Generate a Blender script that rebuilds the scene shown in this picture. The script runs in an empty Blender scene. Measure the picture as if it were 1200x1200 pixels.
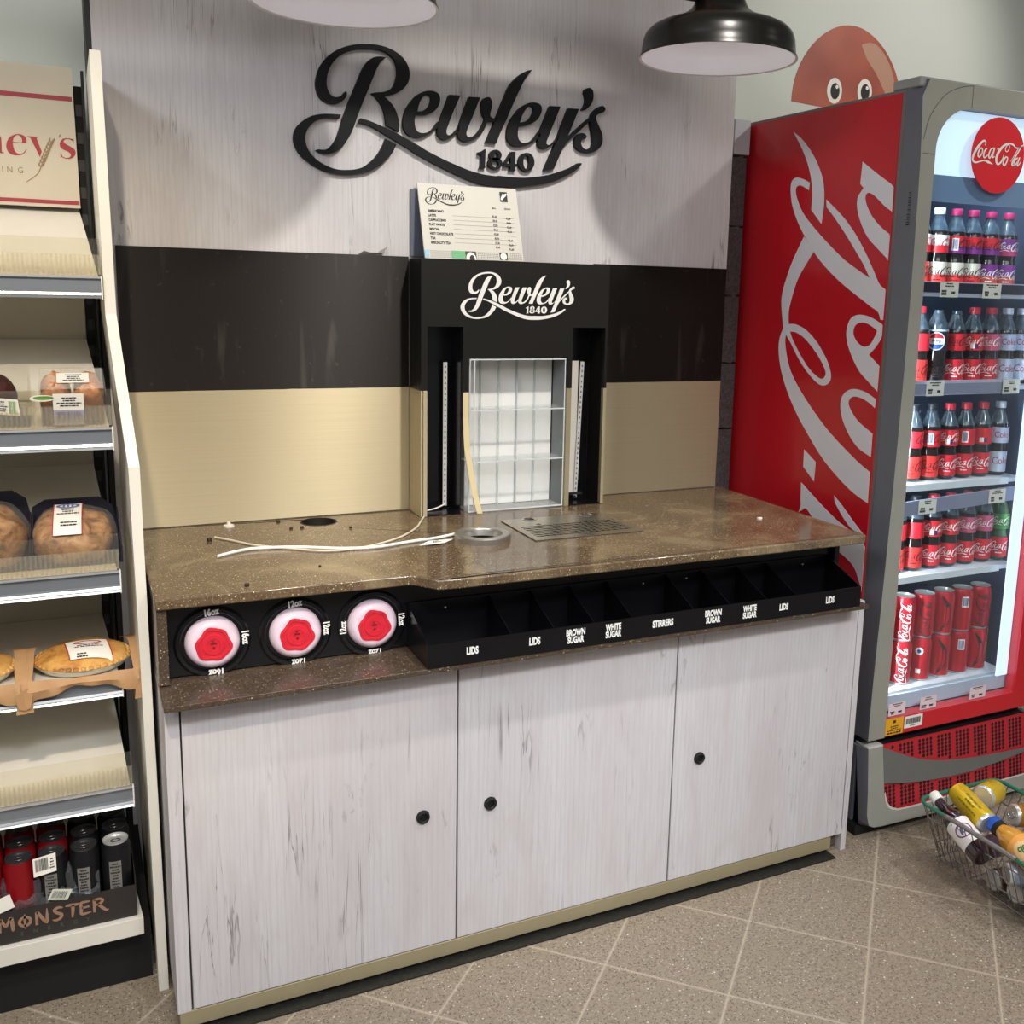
import bpy, bmesh, math, random
from mathutils import Vector, Matrix, Euler
from mathutils.geometry import tessellate_polygon
random.seed(7)
SC = bpy.context.scene
COL = SC.collection
PI = math.pi
SIGN=[["B",[[[1295,1886,0],[1237,1772,0],[1123,1680,0],[967,1632,0],[786,1647,0],[634,1738,0],[554,1889,0],[529,2072,0],[560,2261,0],[646,2482,0],[802,2697,0],[999,2866,0],[1253,3002,0],[1508,3086,0],[1764,3131,0],[2051,3147,0],[2312,3117,0],[2546,3037,0],[2752,2898,0],[2870,2721,0],[2906,2519,0],[2855,2321,0],[2720,2156,0],[2542,2041,0],[2365,1979,0],[2218,1948,1],[2364,1845,0],[2511,1680,0],[2599,1468,0],[2634,1277,0],[2622,1114,1],[2287,1245,1],[2268,1437,0],[2216,1624,0],[2129,1780,0],[2013,1905,0],[1907,1976,1],[2043,2012,0],[2218,2041,0],[2365,2105,0],[2484,2213,0],[2549,2371,0],[2579,2538,0],[2559,2726,0],[2486,2867,0],[2370,2962,0],[2224,3026,0],[2022,3042,0],[1792,3022,0],[1563,2986,0],[1336,2906,0],[1109,2760,0],[939,2568,0],[839,2371,0],[800,2181,0],[805,2022,0],[859,1881,0],[942,1809,0],[1040,1798,0],[1153,1844,0],[1225,1927,0],[1274,1956,0]]]],["B",[[[2296,2872,1],[2165,2762,0],[2077,2617,0],[1974,2390,0],[1841,2077,0],[1694,1737,0],[1546,1369,0],[1443,1087,0],[1311,830,0],[1166,627,0],[993,490,0],[795,433,0],[598,445,0],[510,487,0],[558,515,0],[712,522,0],[825,572,0],[954,718,0],[1071,945,0],[1189,1309,0],[1321,1673,0],[1467,2011,0],[1585,2293,0],[1702,2548,0],[1818,2722,0],[1963,2833,0],[2136,2880,0]]]],["B",[[[1143,1395,1],[1104,1304,1],[934,1302,0],[766,1283,0],[598,1227,0],[450,1133,0],[334,1002,0],[269,855,0],[256,714,0],[284,575,0],[355,439,0],[477,307,0],[643,197,0],[832,119,0],[1044,73,0],[1302,81,0],[1519,118,0],[1715,194,0],[1892,333,0],[2047,490,0],[2159,666,0],[2226,797,0],[2271,917,1],[2553,797,1],[2447,585,0],[2290,405,0],[2089,222,0],[1824,77,0],[1539,5,0],[1236,-37,0],[958,-26,0],[704,17,0],[474,103,0],[267,230,0],[105,379,0],[5,552,0],[-32,729,0],[3,912,0],[98,1061,0],[245,1194,0],[433,1302,0],[663,1364,0],[894,1389,0]]]],["swash",[[[1632,1355,1],[1863,1311,0],[2155,1220,0],[2449,1121,0],[2747,994,0],[3049,865,0],[3385,700,0],[3819,529,0],[4133,423,0],[4515,306,0],[4902,232,0],[5293,207,0],[5383,222,0],[5756,214,0],[6132,226,0],[6512,281,0],[6896,364,0],[7218,473,0],[7509,593,0],[7736,725,1],[7845,738,1],[7837,689,0],[7676,534,0],[7417,373,0],[7094,222,0],[6773,115,0],[6390,33,0],[6011,-26,0],[5760,-53,0],[5429,-56,0],[5100,-54,0],[4775,-11,0],[4453,69,0],[4135,178,0],[3820,299,0],[3509,420,0],[3201,552,0],[3110,588,0],[2867,724,0],[2567,867,0],[2271,1009,0],[2037,1126,0],[1805,1215,0],[1568,1249,1]]]],["e",[[[2748,1482,0],[2733,1286,0],[2793,1124,0],[2928,1037,0],[3140,1019,0],[3353,1088,0],[3537,1217,0],[3706,1374,1],[3659,1454,1],[3476,1226,0],[3292,1145,0],[3140,1154,0],[3055,1259,0],[3034,1425,0],[3064,1581,1],[3200,1580,0],[3383,1611,0],[3566,1713,0],[3673,1850,0],[3719,1994,0],[3688,2131,0],[3565,2194,0],[3412,2195,0],[3260,2151,0],[3079,2041,0],[2899,1829,0],[2794,1652,0]],[[3109,1655,1],[3140,1797,0],[3215,1972,0],[3321,2080,0],[3428,2099,0],[3474,2040,0],[3459,1912,0],[3383,1779,0],[3261,1692,0]]]],["w",[[[3965,2154,1],[4271,2168,1],[4092,1777,0],[3939,1395,0],[3893,1248,0],[3915,1159,0],[4002,1158,0],[4127,1255,0],[4252,1409,1],[4237,1279,1],[4096,1152,0],[3941,1048,0],[3801,1019,0],[3692,1075,0],[3645,1198,0],[3654,1312,0],[3721,1516,0],[3843,1838,0]]]],["w",[[[4513,2159,1],[4821,2173,1],[4644,1745,0],[4489,1387,0],[4442,1240,0],[4481,1157,0],[4586,1157,0],[4729,1250,0],[4855,1420,0],[4955,1631,0],[4899,1740,0],[4856,1908,0],[4870,2053,0],[4926,2158,0],[5022,2202,0],[5102,2191,0],[5159,2081,0],[5145,1936,0],[5108,1760,0],[5174,1688,0],[5304,1692,1],[5256,1606,1],[5030,1580,1],[4920,1339,0],[4762,1166,0],[4571,1058,0],[4397,1020,0],[4254,1080,0],[4196,1218,0],[4227,1378,0],[4343,1716,0]]]],["l",[[[6299,3021,1],[6201,2920,0],[6081,2745,0],[5931,2457,0],[5753,2086,0],[5575,1688,0],[5397,1317,0],[5294,1057,1],[4995,1059,1],[5152,1405,0],[5328,1828,0],[5504,2251,0],[5637,2535,0],[5803,2741,0],[5985,2896,0],[6169,2998,0]]]],["e",[[[5610,1445,0],[5598,1253,0],[5662,1107,0],[5803,1028,0],[6022,1035,0],[6271,1116,0],[6427,1226,0],[6583,1365,1],[6532,1472,1],[6363,1249,0],[6207,1152,0],[6051,1131,0],[5940,1213,0],[5906,1362,0],[5933,1562,1],[6073,1569,0],[6291,1644,0],[6478,1772,0],[6585,1947,0],[6597,2087,0],[6532,2177,0],[6373,2202,0],[6186,2162,0],[5971,2026,0],[5789,1817,0],[5669,1615,0]],[[5963,1647,1],[6007,1783,0],[6097,1956,0],[6219,2091,0],[6328,2107,0],[6361,2036,0],[6333,1896,0],[6226,1748,0],[6087,1675,0]]]],["y",[[[6843,2160,1],[7161,2175,1],[6988,1763,0],[6822,1372,0],[6762,1213,0],[6786,1145,0],[6892,1154,0],[7002,1247,0],[7158,1471,1],[7082,1268,1],[6877,1110,0],[6718,1027,0],[6574,1043,0],[6508,1136,0],[6505,1275,0],[6534,1416,0],[6669,1734,0]]]],["y",[[[7398,2151,1],[7724,2168,1],[7541,1729,0],[7372,1348,1],[7515,1488,0],[7739,1691,0],[7932,1864,0],[8110,1994,1],[8112,1923,1],[7935,1751,0],[7679,1516,0],[7487,1344,0],[7328,1175,0],[7204,968,0],[7097,733,0],[7005,522,1],[6700,455,1],[6852,799,0],[7005,1149,0],[7186,1613,0]]]],["s",[[[8524,2280,0],[8449,2318,0],[8317,2268,0],[8155,2125,0],[8093,2006,0],[8083,1807,0],[8140,1585,0],[8164,1387,0],[8153,1215,0],[8039,1125,0],[7923,1125,0],[7837,1203,0],[7811,1301,0],[7864,1390,0],[7947,1397,0],[7978,1471,0],[7893,1535,0],[7777,1525,0],[7664,1444,0],[7613,1312,0],[7640,1173,0],[7759,1069,0],[7959,1028,0],[8192,1052,0],[8390,1177,0],[8484,1357,0],[8470,1556,0],[8369,1747,0],[8279,1910,0],[8259,2022,0],[8356,2102,0],[8489,2157,0],[8543,2225,0]]]],["apostrophe",[[[8018,2750,0],[7904,2705,0],[7874,2604,0],[7911,2495,0],[7915,2356,0],[7870,2239,0],[7816,2163,0],[7873,2140,0],[7986,2208,0],[8098,2331,0],[8153,2464,0],[8155,2605,0],[8118,2713,0]]]],["1",[[[4776,782,1],[4895,821,0],[4991,887,1],[4977,442,0],[5003,397,1],[4819,372,1],[4851,433,0],[4870,720,1],[4783,734,1]]]],["8",[[[5449,759,0],[5433,696,0],[5386,643,0],[5317,610,0],[5241,604,0],[5172,626,0],[5124,672,0],[5106,733,0],[5122,796,0],[5169,849,0],[5237,882,0],[5313,888,0],[5382,866,0],[5431,820,0]],[[5344,751,0],[5339,720,0],[5322,694,0],[5298,678,0],[5270,676,0],[5246,688,0],[5228,711,0],[5222,742,0],[5228,773,0],[5244,799,0],[5268,815,0],[5296,817,0],[5320,805,0],[5338,782,0]]]],["8",[[[5477,549,0],[5457,482,0],[5401,425,0],[5319,390,0],[5227,383,0],[5145,406,0],[5087,455,0],[5066,519,0],[5086,585,0],[5142,642,0],[5223,678,0],[5314,685,0],[5397,662,0],[5455,614,0]],[[5363,533,0],[5354,494,0],[5329,461,0],[5293,441,0],[5252,438,0],[5215,453,0],[5189,481,0],[5179,519,0],[5188,558,0],[5213,590,0],[5249,610,0],[5290,613,0],[5327,599,0],[5353,570,0]]]],["4",[[[5728,873,1],[5849,882,1],[5843,568,1],[5905,573,1],[5900,498,1],[5844,493,1],[5852,416,1],[5877,396,1],[5675,389,1],[5705,419,1],[5704,489,1],[5512,488,1],[5511,544,1]],[[5709,738,1],[5712,559,1],[5594,558,1]]]],["0",[[[6414,653,0],[6402,568,0],[6363,491,0],[6302,431,0],[6226,397,0],[6145,391,0],[6068,414,0],[6005,465,0],[5964,535,0],[5948,618,0],[5961,703,0],[5999,779,0],[6060,838,0],[6135,873,0],[6216,880,0],[6293,857,0],[6356,807,0],[6398,736,0]],[[6263,642,0],[6255,561,0],[6232,495,0],[6198,457,0],[6158,454,0],[6122,487,0],[6096,549,0],[6086,628,0],[6093,709,0],[6116,774,0],[6151,813,0],[6190,816,0],[6226,783,0],[6252,721,0]]]]]
COKE=[[[[-911,20064,1],[-1309,19826,0],[-1754,19453,0],[-2115,19045,0],[-2379,18626,0],[-2501,18221,0],[-2526,17772,0],[-2472,17325,1],[-1975,17751,1],[-1988,18154,0],[-1883,18614,0],[-1672,19085,0],[-1336,19571,0]]],[[[-1828,18528,1],[-1514,18653,0],[-1177,18720,0],[-978,18607,0],[-965,18323,0],[-1094,17901,0],[-1396,17420,0],[-1864,16889,0],[-2486,16316,0],[-3237,15811,0],[-3870,15470,0],[-4404,15212,0],[-4775,15029,0],[-5066,14895,0],[-5192,14686,1],[-5380,14693,1],[-5321,15493,1],[-5050,15631,0],[-4768,16008,0],[-4401,16487,0],[-3915,17026,0],[-3351,17509,0],[-2617,18005,1],[-2655,17790,1],[-3058,17449,0],[-3556,16989,0],[-4046,16493,0],[-4369,16153,0],[-4654,15794,1],[-4172,16009,0],[-3558,16305,0],[-2828,16763,0],[-2150,17236,0],[-1618,17667,0],[-1331,18042,0],[-1203,18307,0],[-1246,18459,0],[-1452,18470,0],[-1810,18317,1]]],[[[-4023,18919,1],[-4651,18539,0],[-5343,18157,1],[-5347,17506,1],[-5017,17684,0],[-4578,17988,0],[-4327,18075,0],[-4235,17963,0],[-4332,17722,0],[-4573,17428,0],[-4946,17132,0],[-5350,16910,1],[-5326,16263,1],[-4875,16573,0],[-4423,16915,0],[-4093,17355,0],[-3928,17744,0],[-3937,17982,0],[-4043,18117,0],[-4137,18214,1],[-3997,18333,1]]],[[[-1730,16995,1],[-2223,16548,1],[-1934,16218,0],[-1570,15750,0],[-1366,15272,0],[-1240,14843,0],[-1247,14521,0],[-1268,14399,1],[-1626,14404,0],[-2143,14244,0],[-2664,13908,0],[-3106,13473,0],[-3343,13080,0],[-3329,12848,0],[-3110,12707,0],[-2789,12744,0],[-2270,13039,0],[-1813,13428,0],[-1430,13832,0],[-1162,14086,1],[-1150,13869,0],[-1249,13495,0],[-1519,12974,0],[-1996,12478,0],[-2630,11960,0],[-3323,11468,0],[-4060,11056,0],[-4764,10709,0],[-5251,10515,1],[-5258,9635,1],[-4644,9818,0],[-4012,10113,0],[-3262,10562,0],[-2552,11148,0],[-1901,11764,0],[-1409,12363,0],[-1038,12987,0],[-862,13577,0],[-876,13962,0],[-1021,14268,1],[-904,14724,0],[-843,15154,0],[-947,15586,0],[-1262,16276,0]],[[-1352,14177,1],[-1651,14166,0],[-2086,14004,0],[-2612,13644,0],[-2967,13307,0],[-3127,13061,0],[-3011,12895,0],[-2770,12925,0],[-2340,13151,0],[-1885,13540,0],[-1504,13944,0]]],[[[-5273,14570,1],[-4808,14742,0],[-4379,14798,0],[-4064,14713,0],[-3906,14483,0],[-3888,14183,0],[-4056,13795,0],[-4477,13280,0],[-4862,13018,0],[-5288,12758,1],[-5299,13446,1],[-4853,13727,1],[-5103,13962,0],[-5280,14213,0],[-5320,14454,0]],[[-5091,14370,0],[-5008,14198,0],[-4857,13995,0],[-4618,13931,0],[-4356,14037,0],[-4166,14248,0],[-4200,14472,0],[-4403,14580,0],[-4688,14568,0],[-5015,14438,0]]],[[[-5251,12544,1],[-4828,12695,0],[-4393,12734,0],[-4073,12641,0],[-3873,12416,0],[-3869,12109,0],[-4019,11769,0],[-4321,11402,0],[-4720,11106,0],[-5238,10938,1],[-5235,11583,1],[-4637,11850,0],[-4316,12112,0],[-4185,12299,0],[-4241,12457,0],[-4416,12526,0],[-4707,12508,0],[-5000,12418,0],[-5244,12298,1]]],[[[-2392,10702,1],[-2957,10415,1],[-2939,9820,1],[-2406,10175,1]]],[[[-2356,9689,1],[-3295,9220,0],[-4086,8877,0],[-4832,8657,0],[-5386,8369,1],[-5569,6746,1],[-5151,7375,0],[-4796,7783,0],[-3691,8208,0],[-2847,8832,0],[-2636,8939,0],[-2494,8856,0],[-2331,8755,1],[-2411,8971,0],[-2390,9166,1]]],[[[-3870,9580,1],[-4313,9304,0],[-4797,8972,0],[-5173,8736,1],[-4731,8770,0],[-4347,8997,0],[-3920,9381,1]]]]
SCRIPT=[[[-613,151,5],[-571,208,9],[-611,262,11],[-692,247,13],[-821,124,18],[-949,-48,19],[-1009,-205,16],[-971,-288,13],[-872,-309,11],[-726,-273,8],[-565,-238,9],[-422,-266,16],[-335,-288,10],[-248,-310,2]],[[-703,67,9],[-668,13,9],[-696,-85,9],[-769,-158,11],[-823,-124,12],[-814,-27,12],[-756,53,10],[-703,67,9]],[[-509,64,9],[-563,50,9],[-613,-50,12],[-612,-136,11],[-561,-161,9],[-461,-86,7]],[[-278,101,9],[-371,65,9],[-428,-64,12],[-410,-149,11],[-356,-136,9],[-292,4,9]],[[-238,114,11],[-279,-53,12],[-286,-140,10],[-207,-105,6]],[[-135,80,8],[-79,117,8]],[[214,48,6],[168,89,7],[200,198,7],[275,233,7],[315,187,7],[287,88,7],[214,48,6]],[[545,177,9],[449,247,12],[261,266,10],[89,188,16],[-59,42,19],[-135,-119,20],[-123,-243,17],[-48,-296,13],[50,-230,12],[113,-119,11],[130,-40,8]],[[213,-82,9],[148,-165,11],[132,-273,12],[194,-307,11],[260,-215,11],[279,-106,10],[213,-82,9]],[[408,-194,4],[507,-50,5],[637,136,6],[724,230,7],[744,212,7],[666,79,10],[547,-86,13],[472,-238,13],[496,-289,10],[560,-257,7]],[[669,-76,9],[576,-132,11],[541,-242,11],[592,-278,9],[669,-174,9]],[[737,-52,11],[678,-232,12],[699,-280,9],[799,-174,6]],[[545,177,8],[646,175,9],[752,232,9],[848,269,5]]]
NEYS=[["n",[[[-2412,1274,1],[-2340,1284,1],[-2319,1223,0],[-2329,947,1],[-2274,916,1],[-2417,910,1],[-2389,1217,1]]]],["e",[[[-1828,1169,1],[-1836,1284,0],[-1905,1341,0],[-2013,1347,0],[-2134,1288,0],[-2213,1173,0],[-2233,1043,0],[-2192,938,0],[-2095,890,0],[-1977,899,0],[-1883,952,0],[-1833,1026,1],[-1851,1024,1],[-1911,950,0],[-1994,924,0],[-2064,968,0],[-2094,1064,0],[-2101,1153,1]],[[-2100,1172,1],[-2072,1273,0],[-2006,1324,0],[-1943,1304,0],[-1915,1237,0],[-1919,1174,1]]]],["y",[[[-1815,1321,1],[-1578,1325,1],[-1626,1292,1],[-1537,1010,1],[-1581,886,1],[-1745,1281,1]]]],["s",[[[-886,1213,1],[-901,1283,0],[-956,1322,0],[-1021,1323,0],[-1080,1288,0],[-1064,1229,0],[-955,1167,0],[-864,1104,0],[-854,1014,0],[-911,928,0],[-1007,890,0],[-1101,903,0],[-1140,931,1],[-1166,902,1],[-1166,1009,1],[-1148,1005,1],[-1118,932,0],[-1044,912,0],[-977,933,0],[-955,985,0],[-999,1043,0],[-1109,1094,0],[-1165,1160,0],[-1156,1251,0],[-1087,1327,0],[-992,1346,0],[-917,1338,0],[-890,1328,1],[-874,1346,1]]]],["apostrophe",[[[-1138,1419,1],[-1130,1394,0],[-1170,1336,1],[-1189,1339,1],[-1167,1397,1]]]]]

# ------------------------------------------------------------------ materials
MATS = {}
def new_mat(name):
    m = bpy.data.materials.new(name); m.use_nodes = True
    nt = m.node_tree; b = nt.nodes['Principled BSDF']
    return m, nt, b
def srgb(h):
    if isinstance(h, str):
        h = h.lstrip('#'); c = [int(h[i:i+2], 16)/255 for i in (0, 2, 4)]
    else: c = [k/255 for k in h]
    return tuple((k/12.92 if k <= .04045 else ((k+.055)/1.055)**2.4) for k in c) + (1.0,)
def N(nt, typ, **kw):
    n = nt.nodes.new(typ)
    for k, v in kw.items():
        if k in n.inputs: n.inputs[k].default_value = v
        else: setattr(n, k, v)
    return n
def ramp(nt, fac, stops):
    r = nt.nodes.new('ShaderNodeValToRGB'); e = r.color_ramp.elements
    while len(e) < len(stops): e.new(.5)
    for k, (p, c) in zip(e, stops): k.position = p; k.color = c
    nt.links.new(fac, r.inputs[0]); return r.outputs[0]
def mixc(nt, fac, a, b, mode='MIX'):
    n = nt.nodes.new('ShaderNodeMix'); n.data_type = 'RGBA'; n.blend_type = mode
    for s, v in ((n.inputs[0], fac), (n.inputs[6], a), (n.inputs[7], b)):
        if hasattr(v, 'is_linked'): nt.links.new(v, s)
        else: s.default_value = v
    return n.outputs[2]
def mat(name, col, rough=.5, metal=0., var=.06, scale=20., coat=0., emit=0., spec=.5, bump=0., stretch=(1,1,1)):
    """a plain surface with faint tone variation, object coordinates"""
    if name in MATS: return MATS[name]
    m, nt, b = new_mat(name); c = srgb(col)
    tc = N(nt, 'ShaderNodeTexCoord'); mp = N(nt, 'ShaderNodeMapping'); mp.inputs['Scale'].default_value = stretch
    nt.links.new(tc.outputs['Object'], mp.inputs[0])
    no = N(nt, 'ShaderNodeTexNoise', Scale=scale, Detail=4.0); nt.links.new(mp.outputs[0], no.inputs['Vector'])
    lo = tuple(max(0, k*(1-var)) for k in c[:3])+(1,); hi = tuple(min(1, k*(1+var)) for k in c[:3])+(1,)
    out = ramp(nt, no.outputs[0], [(.3, lo), (.7, hi)])
    nt.links.new(out, b.inputs['Base Color'])
    b.inputs['Roughness'].default_value = rough; b.inputs['Metallic'].default_value = metal
    b.inputs['Coat Weight'].default_value = coat; b.inputs['Coat Roughness'].default_value = .08
    b.inputs['Specular IOR Level'].default_value = spec
    if emit:
        b.inputs['Emission Color'].default_value = c; b.inputs['Emission Strength'].default_value = emit
    if bump:
        bp = N(nt, 'ShaderNodeBump', Strength=bump, Distance=.002); nt.links.new(no.outputs[0], bp.inputs['Height']); nt.links.new(bp.outputs[0], b.inputs['Normal'])
    MATS[name] = m; return m
def clear_mat(name, tint, alpha, rough=.08, edge=.35):
    """thin clear plastic or glass: see-through with a sheen"""
    if name in MATS: return MATS[name]
    m = bpy.data.materials.new(name); m.use_nodes = True; nt = m.node_tree; nt.nodes.clear()
    o = N(nt, 'ShaderNodeOutputMaterial'); t = N(nt, 'ShaderNodeBsdfTransparent'); p = N(nt, 'ShaderNodeBsdfPrincipled')
    t.inputs[0].default_value = srgb(tint); p.inputs['Base Color'].default_value = srgb(tint); p.inputs['Roughness'].default_value = rough
    fr = N(nt, 'ShaderNodeLayerWeight', Blend=.25); mx = N(nt, 'ShaderNodeMixShader')
    ma = N(nt, 'ShaderNodeMath', operation='MULTIPLY_ADD'); ma.inputs[1].default_value = edge; ma.inputs[2].default_value = alpha
    nt.links.new(fr.outputs['Fresnel'], ma.inputs[0]); ma.use_clamp = True
    nt.links.new(ma.outputs[0], mx.inputs[0]); nt.links.new(t.outputs[0], mx.inputs[1]); nt.links.new(p.outputs[0], mx.inputs[2]); nt.links.new(mx.outputs[0], o.inputs[0])
    MATS[name] = m; return m
def wood_mat(name, base, pink, dark, seed, rough=.55):
    m, nt, b = new_mat(name)
    tc = N(nt, 'ShaderNodeTexCoord'); L = nt.links.new
    def mapped(sc, off):
        mp = N(nt, 'ShaderNodeMapping'); mp.inputs['Scale'].default_value = sc; mp.inputs['Location'].default_value = off
        L(tc.outputs['Object'], mp.inputs[0]); return mp.outputs[0]
    def noise(sc, off, scale, det=5., dist=0., rgh=.55):
        n = N(nt, 'ShaderNodeTexNoise', Scale=scale, Detail=det, Distortion=dist, Roughness=rgh); L(mapped(sc, off), n.inputs['Vector']); return n.outputs[0]
    fine = noise((190, 190, 9), (seed, 0, seed), 1.0, 6., 1.0, .6)
    wv = N(nt, 'ShaderNodeTexWave', Scale=1.0, Distortion=7., Detail=4., bands_direction='X'); wv.inputs['Detail Scale'].default_value = 1.2; L(mapped((24, 24, 1.5), (seed*1.7, 0, seed*.6)), wv.inputs['Vector'])
    wide = noise((7, 7, .5), (seed*2, 1, 3), 1.0, 4., .3)
    blot = noise((14, 14, 3.4), (seed*3, 2, 1), 1.0, 5., .8, .6)
    c = ramp(nt, fine, [(.3, tuple(k*.9 for k in base[:3])+(1,)), (.52, base), (.75, tuple(min(1, k*1.04) for k in base[:3])+(1,))])
    c = mixc(nt, ramp(nt, wv.outputs[1], [(.7, (0,0,0,1)), (.98, (.28,.28,.28,1))]), c, (base[0]*.74, base[1]*.70, base[2]*.69, 1))
    c = mixc(nt, ramp(nt, wide, [(.38, (0,0,0,1)), (.72, (.75,.75,.75,1))]), c, pink)
    c = mixc(nt, ramp(nt, blot, [(.48, (0,0,0,1)), (.78, (.6,.6,.6,1))]), c, (base[0]*.80, base[1]*.74, base[2]*.73, 1))
    # long dark grain cracks, gated by a slow noise so they come in runs
    crack = noise((30, 30, 1.3), (seed*5, 4, 2), 1.0, 4., .5, .5); gate = noise((6, 6, 2.6), (seed*7, 1, 8), 1.0, 2.)
    k1 = ramp(nt, crack, [(.490, (0,0,0,1)), (.5, (.9,.9,.9,1)), (.510, (0,0,0,1))]); k2 = ramp(nt, gate, [(.55, (0,0,0,1)), (.66, (1,1,1,1))])
    c = mixc(nt, mixc(nt, 1.0, k1, k2, 'MULTIPLY'), c, dark)
    # short knots and nicks
    kn = noise((60, 60, 13), (seed*11, 6, 2), 1.0, 4., 1.2); kg = noise((8, 8, 4.5), (seed*13, 5, 1), 1.0, 1.)
    k3 = ramp(nt, kn, [(.56, (0,0,0,1)), (.70, (.8,.8,.8,1))]); k4 = ramp(nt, kg, [(.60, (0,0,0,1)), (.72, (1,1,1,1))])
    c = mixc(nt, mixc(nt, 1.0, k3, k4, 'MULTIPLY'), c, dark)
    L(c, b.inputs['Base Color']); b.inputs['Roughness'].default_value = rough
    bp = N(nt, 'ShaderNodeBump', Strength=.12, Distance=.001); L(fine, bp.inputs['Height']); L(bp.outputs[0], b.inputs['Normal'])
    MATS[name] = m; return m
def stone_mat(name, c1, c2, speck, rough, sc=1.0, dust=None):
    m, nt, b = new_mat(name); L = nt.links.new
    tc = N(nt, 'ShaderNodeTexCoord')
    n1 = N(nt, 'ShaderNodeTexNoise', Scale=140*sc, Detail=3.); L(tc.outputs['Object'], n1.inputs['Vector'])
    c = ramp(nt, n1.outputs[0], [(.3, c1), (.7, c2)])
    for s, th in ((170*sc, .17), (420*sc, .2)):
        v = N(nt, 'ShaderNodeTexVoronoi', Scale=s); L(tc.outputs['Object'], v.inputs['Vector'])
        sep = N(nt, 'ShaderNodeSeparateColor'); L(v.outputs['Color'], sep.inputs[0])
        a = ramp(nt, v.outputs['Distance'], [(th, (1,1,1,1)), (th+.08, (0,0,0,1))]); g = ramp(nt, sep.outputs[0], [(.76, (0,0,0,1)), (.79, (1,1,1,1))])
        c = mixc(nt, mixc(nt, 1.0, a, g, 'MULTIPLY'), c, speck)
    rg = None
    if dust:
        d = N(nt, 'ShaderNodeTexNoise', Scale=5., Detail=6., Distortion=1.2); L(tc.outputs['Object'], d.inputs['Vector'])
        f = ramp(nt, d.outputs[0], [(.47, (0,0,0,1)), (.75, (.6,.6,.6,1))])
        c = mixc(nt, f, c, dust)
        rr = N(nt, 'ShaderNodeMath', operation='MULTIPLY_ADD'); rr.inputs[1].default_value = .16; rr.inputs[2].default_value = rough
        L(f, rr.inputs[0]); L(rr.outputs[0], b.inputs['Roughness'])
    else: b.inputs['Roughness'].default_value = rough
    L(c, b.inputs['Base Color']); MATS[name] = m; return m
def floor_mat():
    m, nt, b = new_mat('terrazzo_tiles'); L = nt.links.new
    tc = N(nt, 'ShaderNodeTexCoord'); sp = N(nt, 'ShaderNodeSeparateXYZ'); L(tc.outputs['Object'], sp.inputs[0])
    def M(op, a, bb=None, c=None):
        n = N(nt, 'ShaderNodeMath', operation=op)
        for i, v in enumerate((a, bb, c)):
            if v is None: continue
            if hasattr(v, 'is_linked'): L(v, n.inputs[i])
            else: n.inputs[i].default_value = v
        return n.outputs[0]
    u = M('SUBTRACT', sp.outputs[0], sp.outputs[1]); v = M('ADD', sp.outputs[0], sp.outputs[1])
    P = .404
    fu = M('PINGPONG', M('SUBTRACT', u, 2.118), P/2); fv = M('PINGPONG', M('SUBTRACT', v, .507), P/2)
    gd = M('MINIMUM', fu, fv)
    n1 = N(nt, 'ShaderNodeTexNoise', Scale=120., Detail=6., Roughness=.7); L(tc.outputs['Object'], n1.inputs['Vector'])
    n2 = N(nt, 'ShaderNodeTexNoise', Scale=7., Detail=5.); L(tc.outputs['Object'], n2.inputs['Vector'])
    c = ramp(nt, n1.outputs[0], [(.3, srgb('#665a4e')), (.5, srgb('#938574')), (.72, srgb('#ab9d8a'))])
    c = mixc(nt, ramp(nt, n2.outputs[0], [(.35, (0,0,0,1)), (.75, (.55,.55,.55,1))]), c, srgb('#8f816c'))
    for s, th, cc, g0 in ((190., .3, '#4a4038', .6), (210., .25, '#d8cfbd', .86), (95., .14, '#efe8da', .88)):
        vo = N(nt, 'ShaderNodeTexVoronoi', Scale=s); L(tc.outputs['Object'], vo.inputs['Vector'])
        se = N(nt, 'ShaderNodeSeparateColor'); L(vo.outputs['Color'], se.inputs[0])
        a = ramp(nt, vo.outputs['Distance'], [(th, (1,1,1,1)), (th+.1, (0,0,0,1))]); g = ramp(nt, se.outputs[0], [(g0, (0,0,0,1)), (g0+.03, (.8,.8,.8,1))])
        c = mixc(nt, mixc(nt, 1.0, a, g, 'MULTIPLY'), c, srgb(cc))
    c = mixc(nt, ramp(nt, gd, [(.0028, (.75,.75,.75,1)), (.0045, (0,0,0,1))]), c, srgb('#c4b6a0'))
    L(c, b.inputs['Base Color']); b.inputs['Roughness'].default_value = .42
    return m
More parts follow.
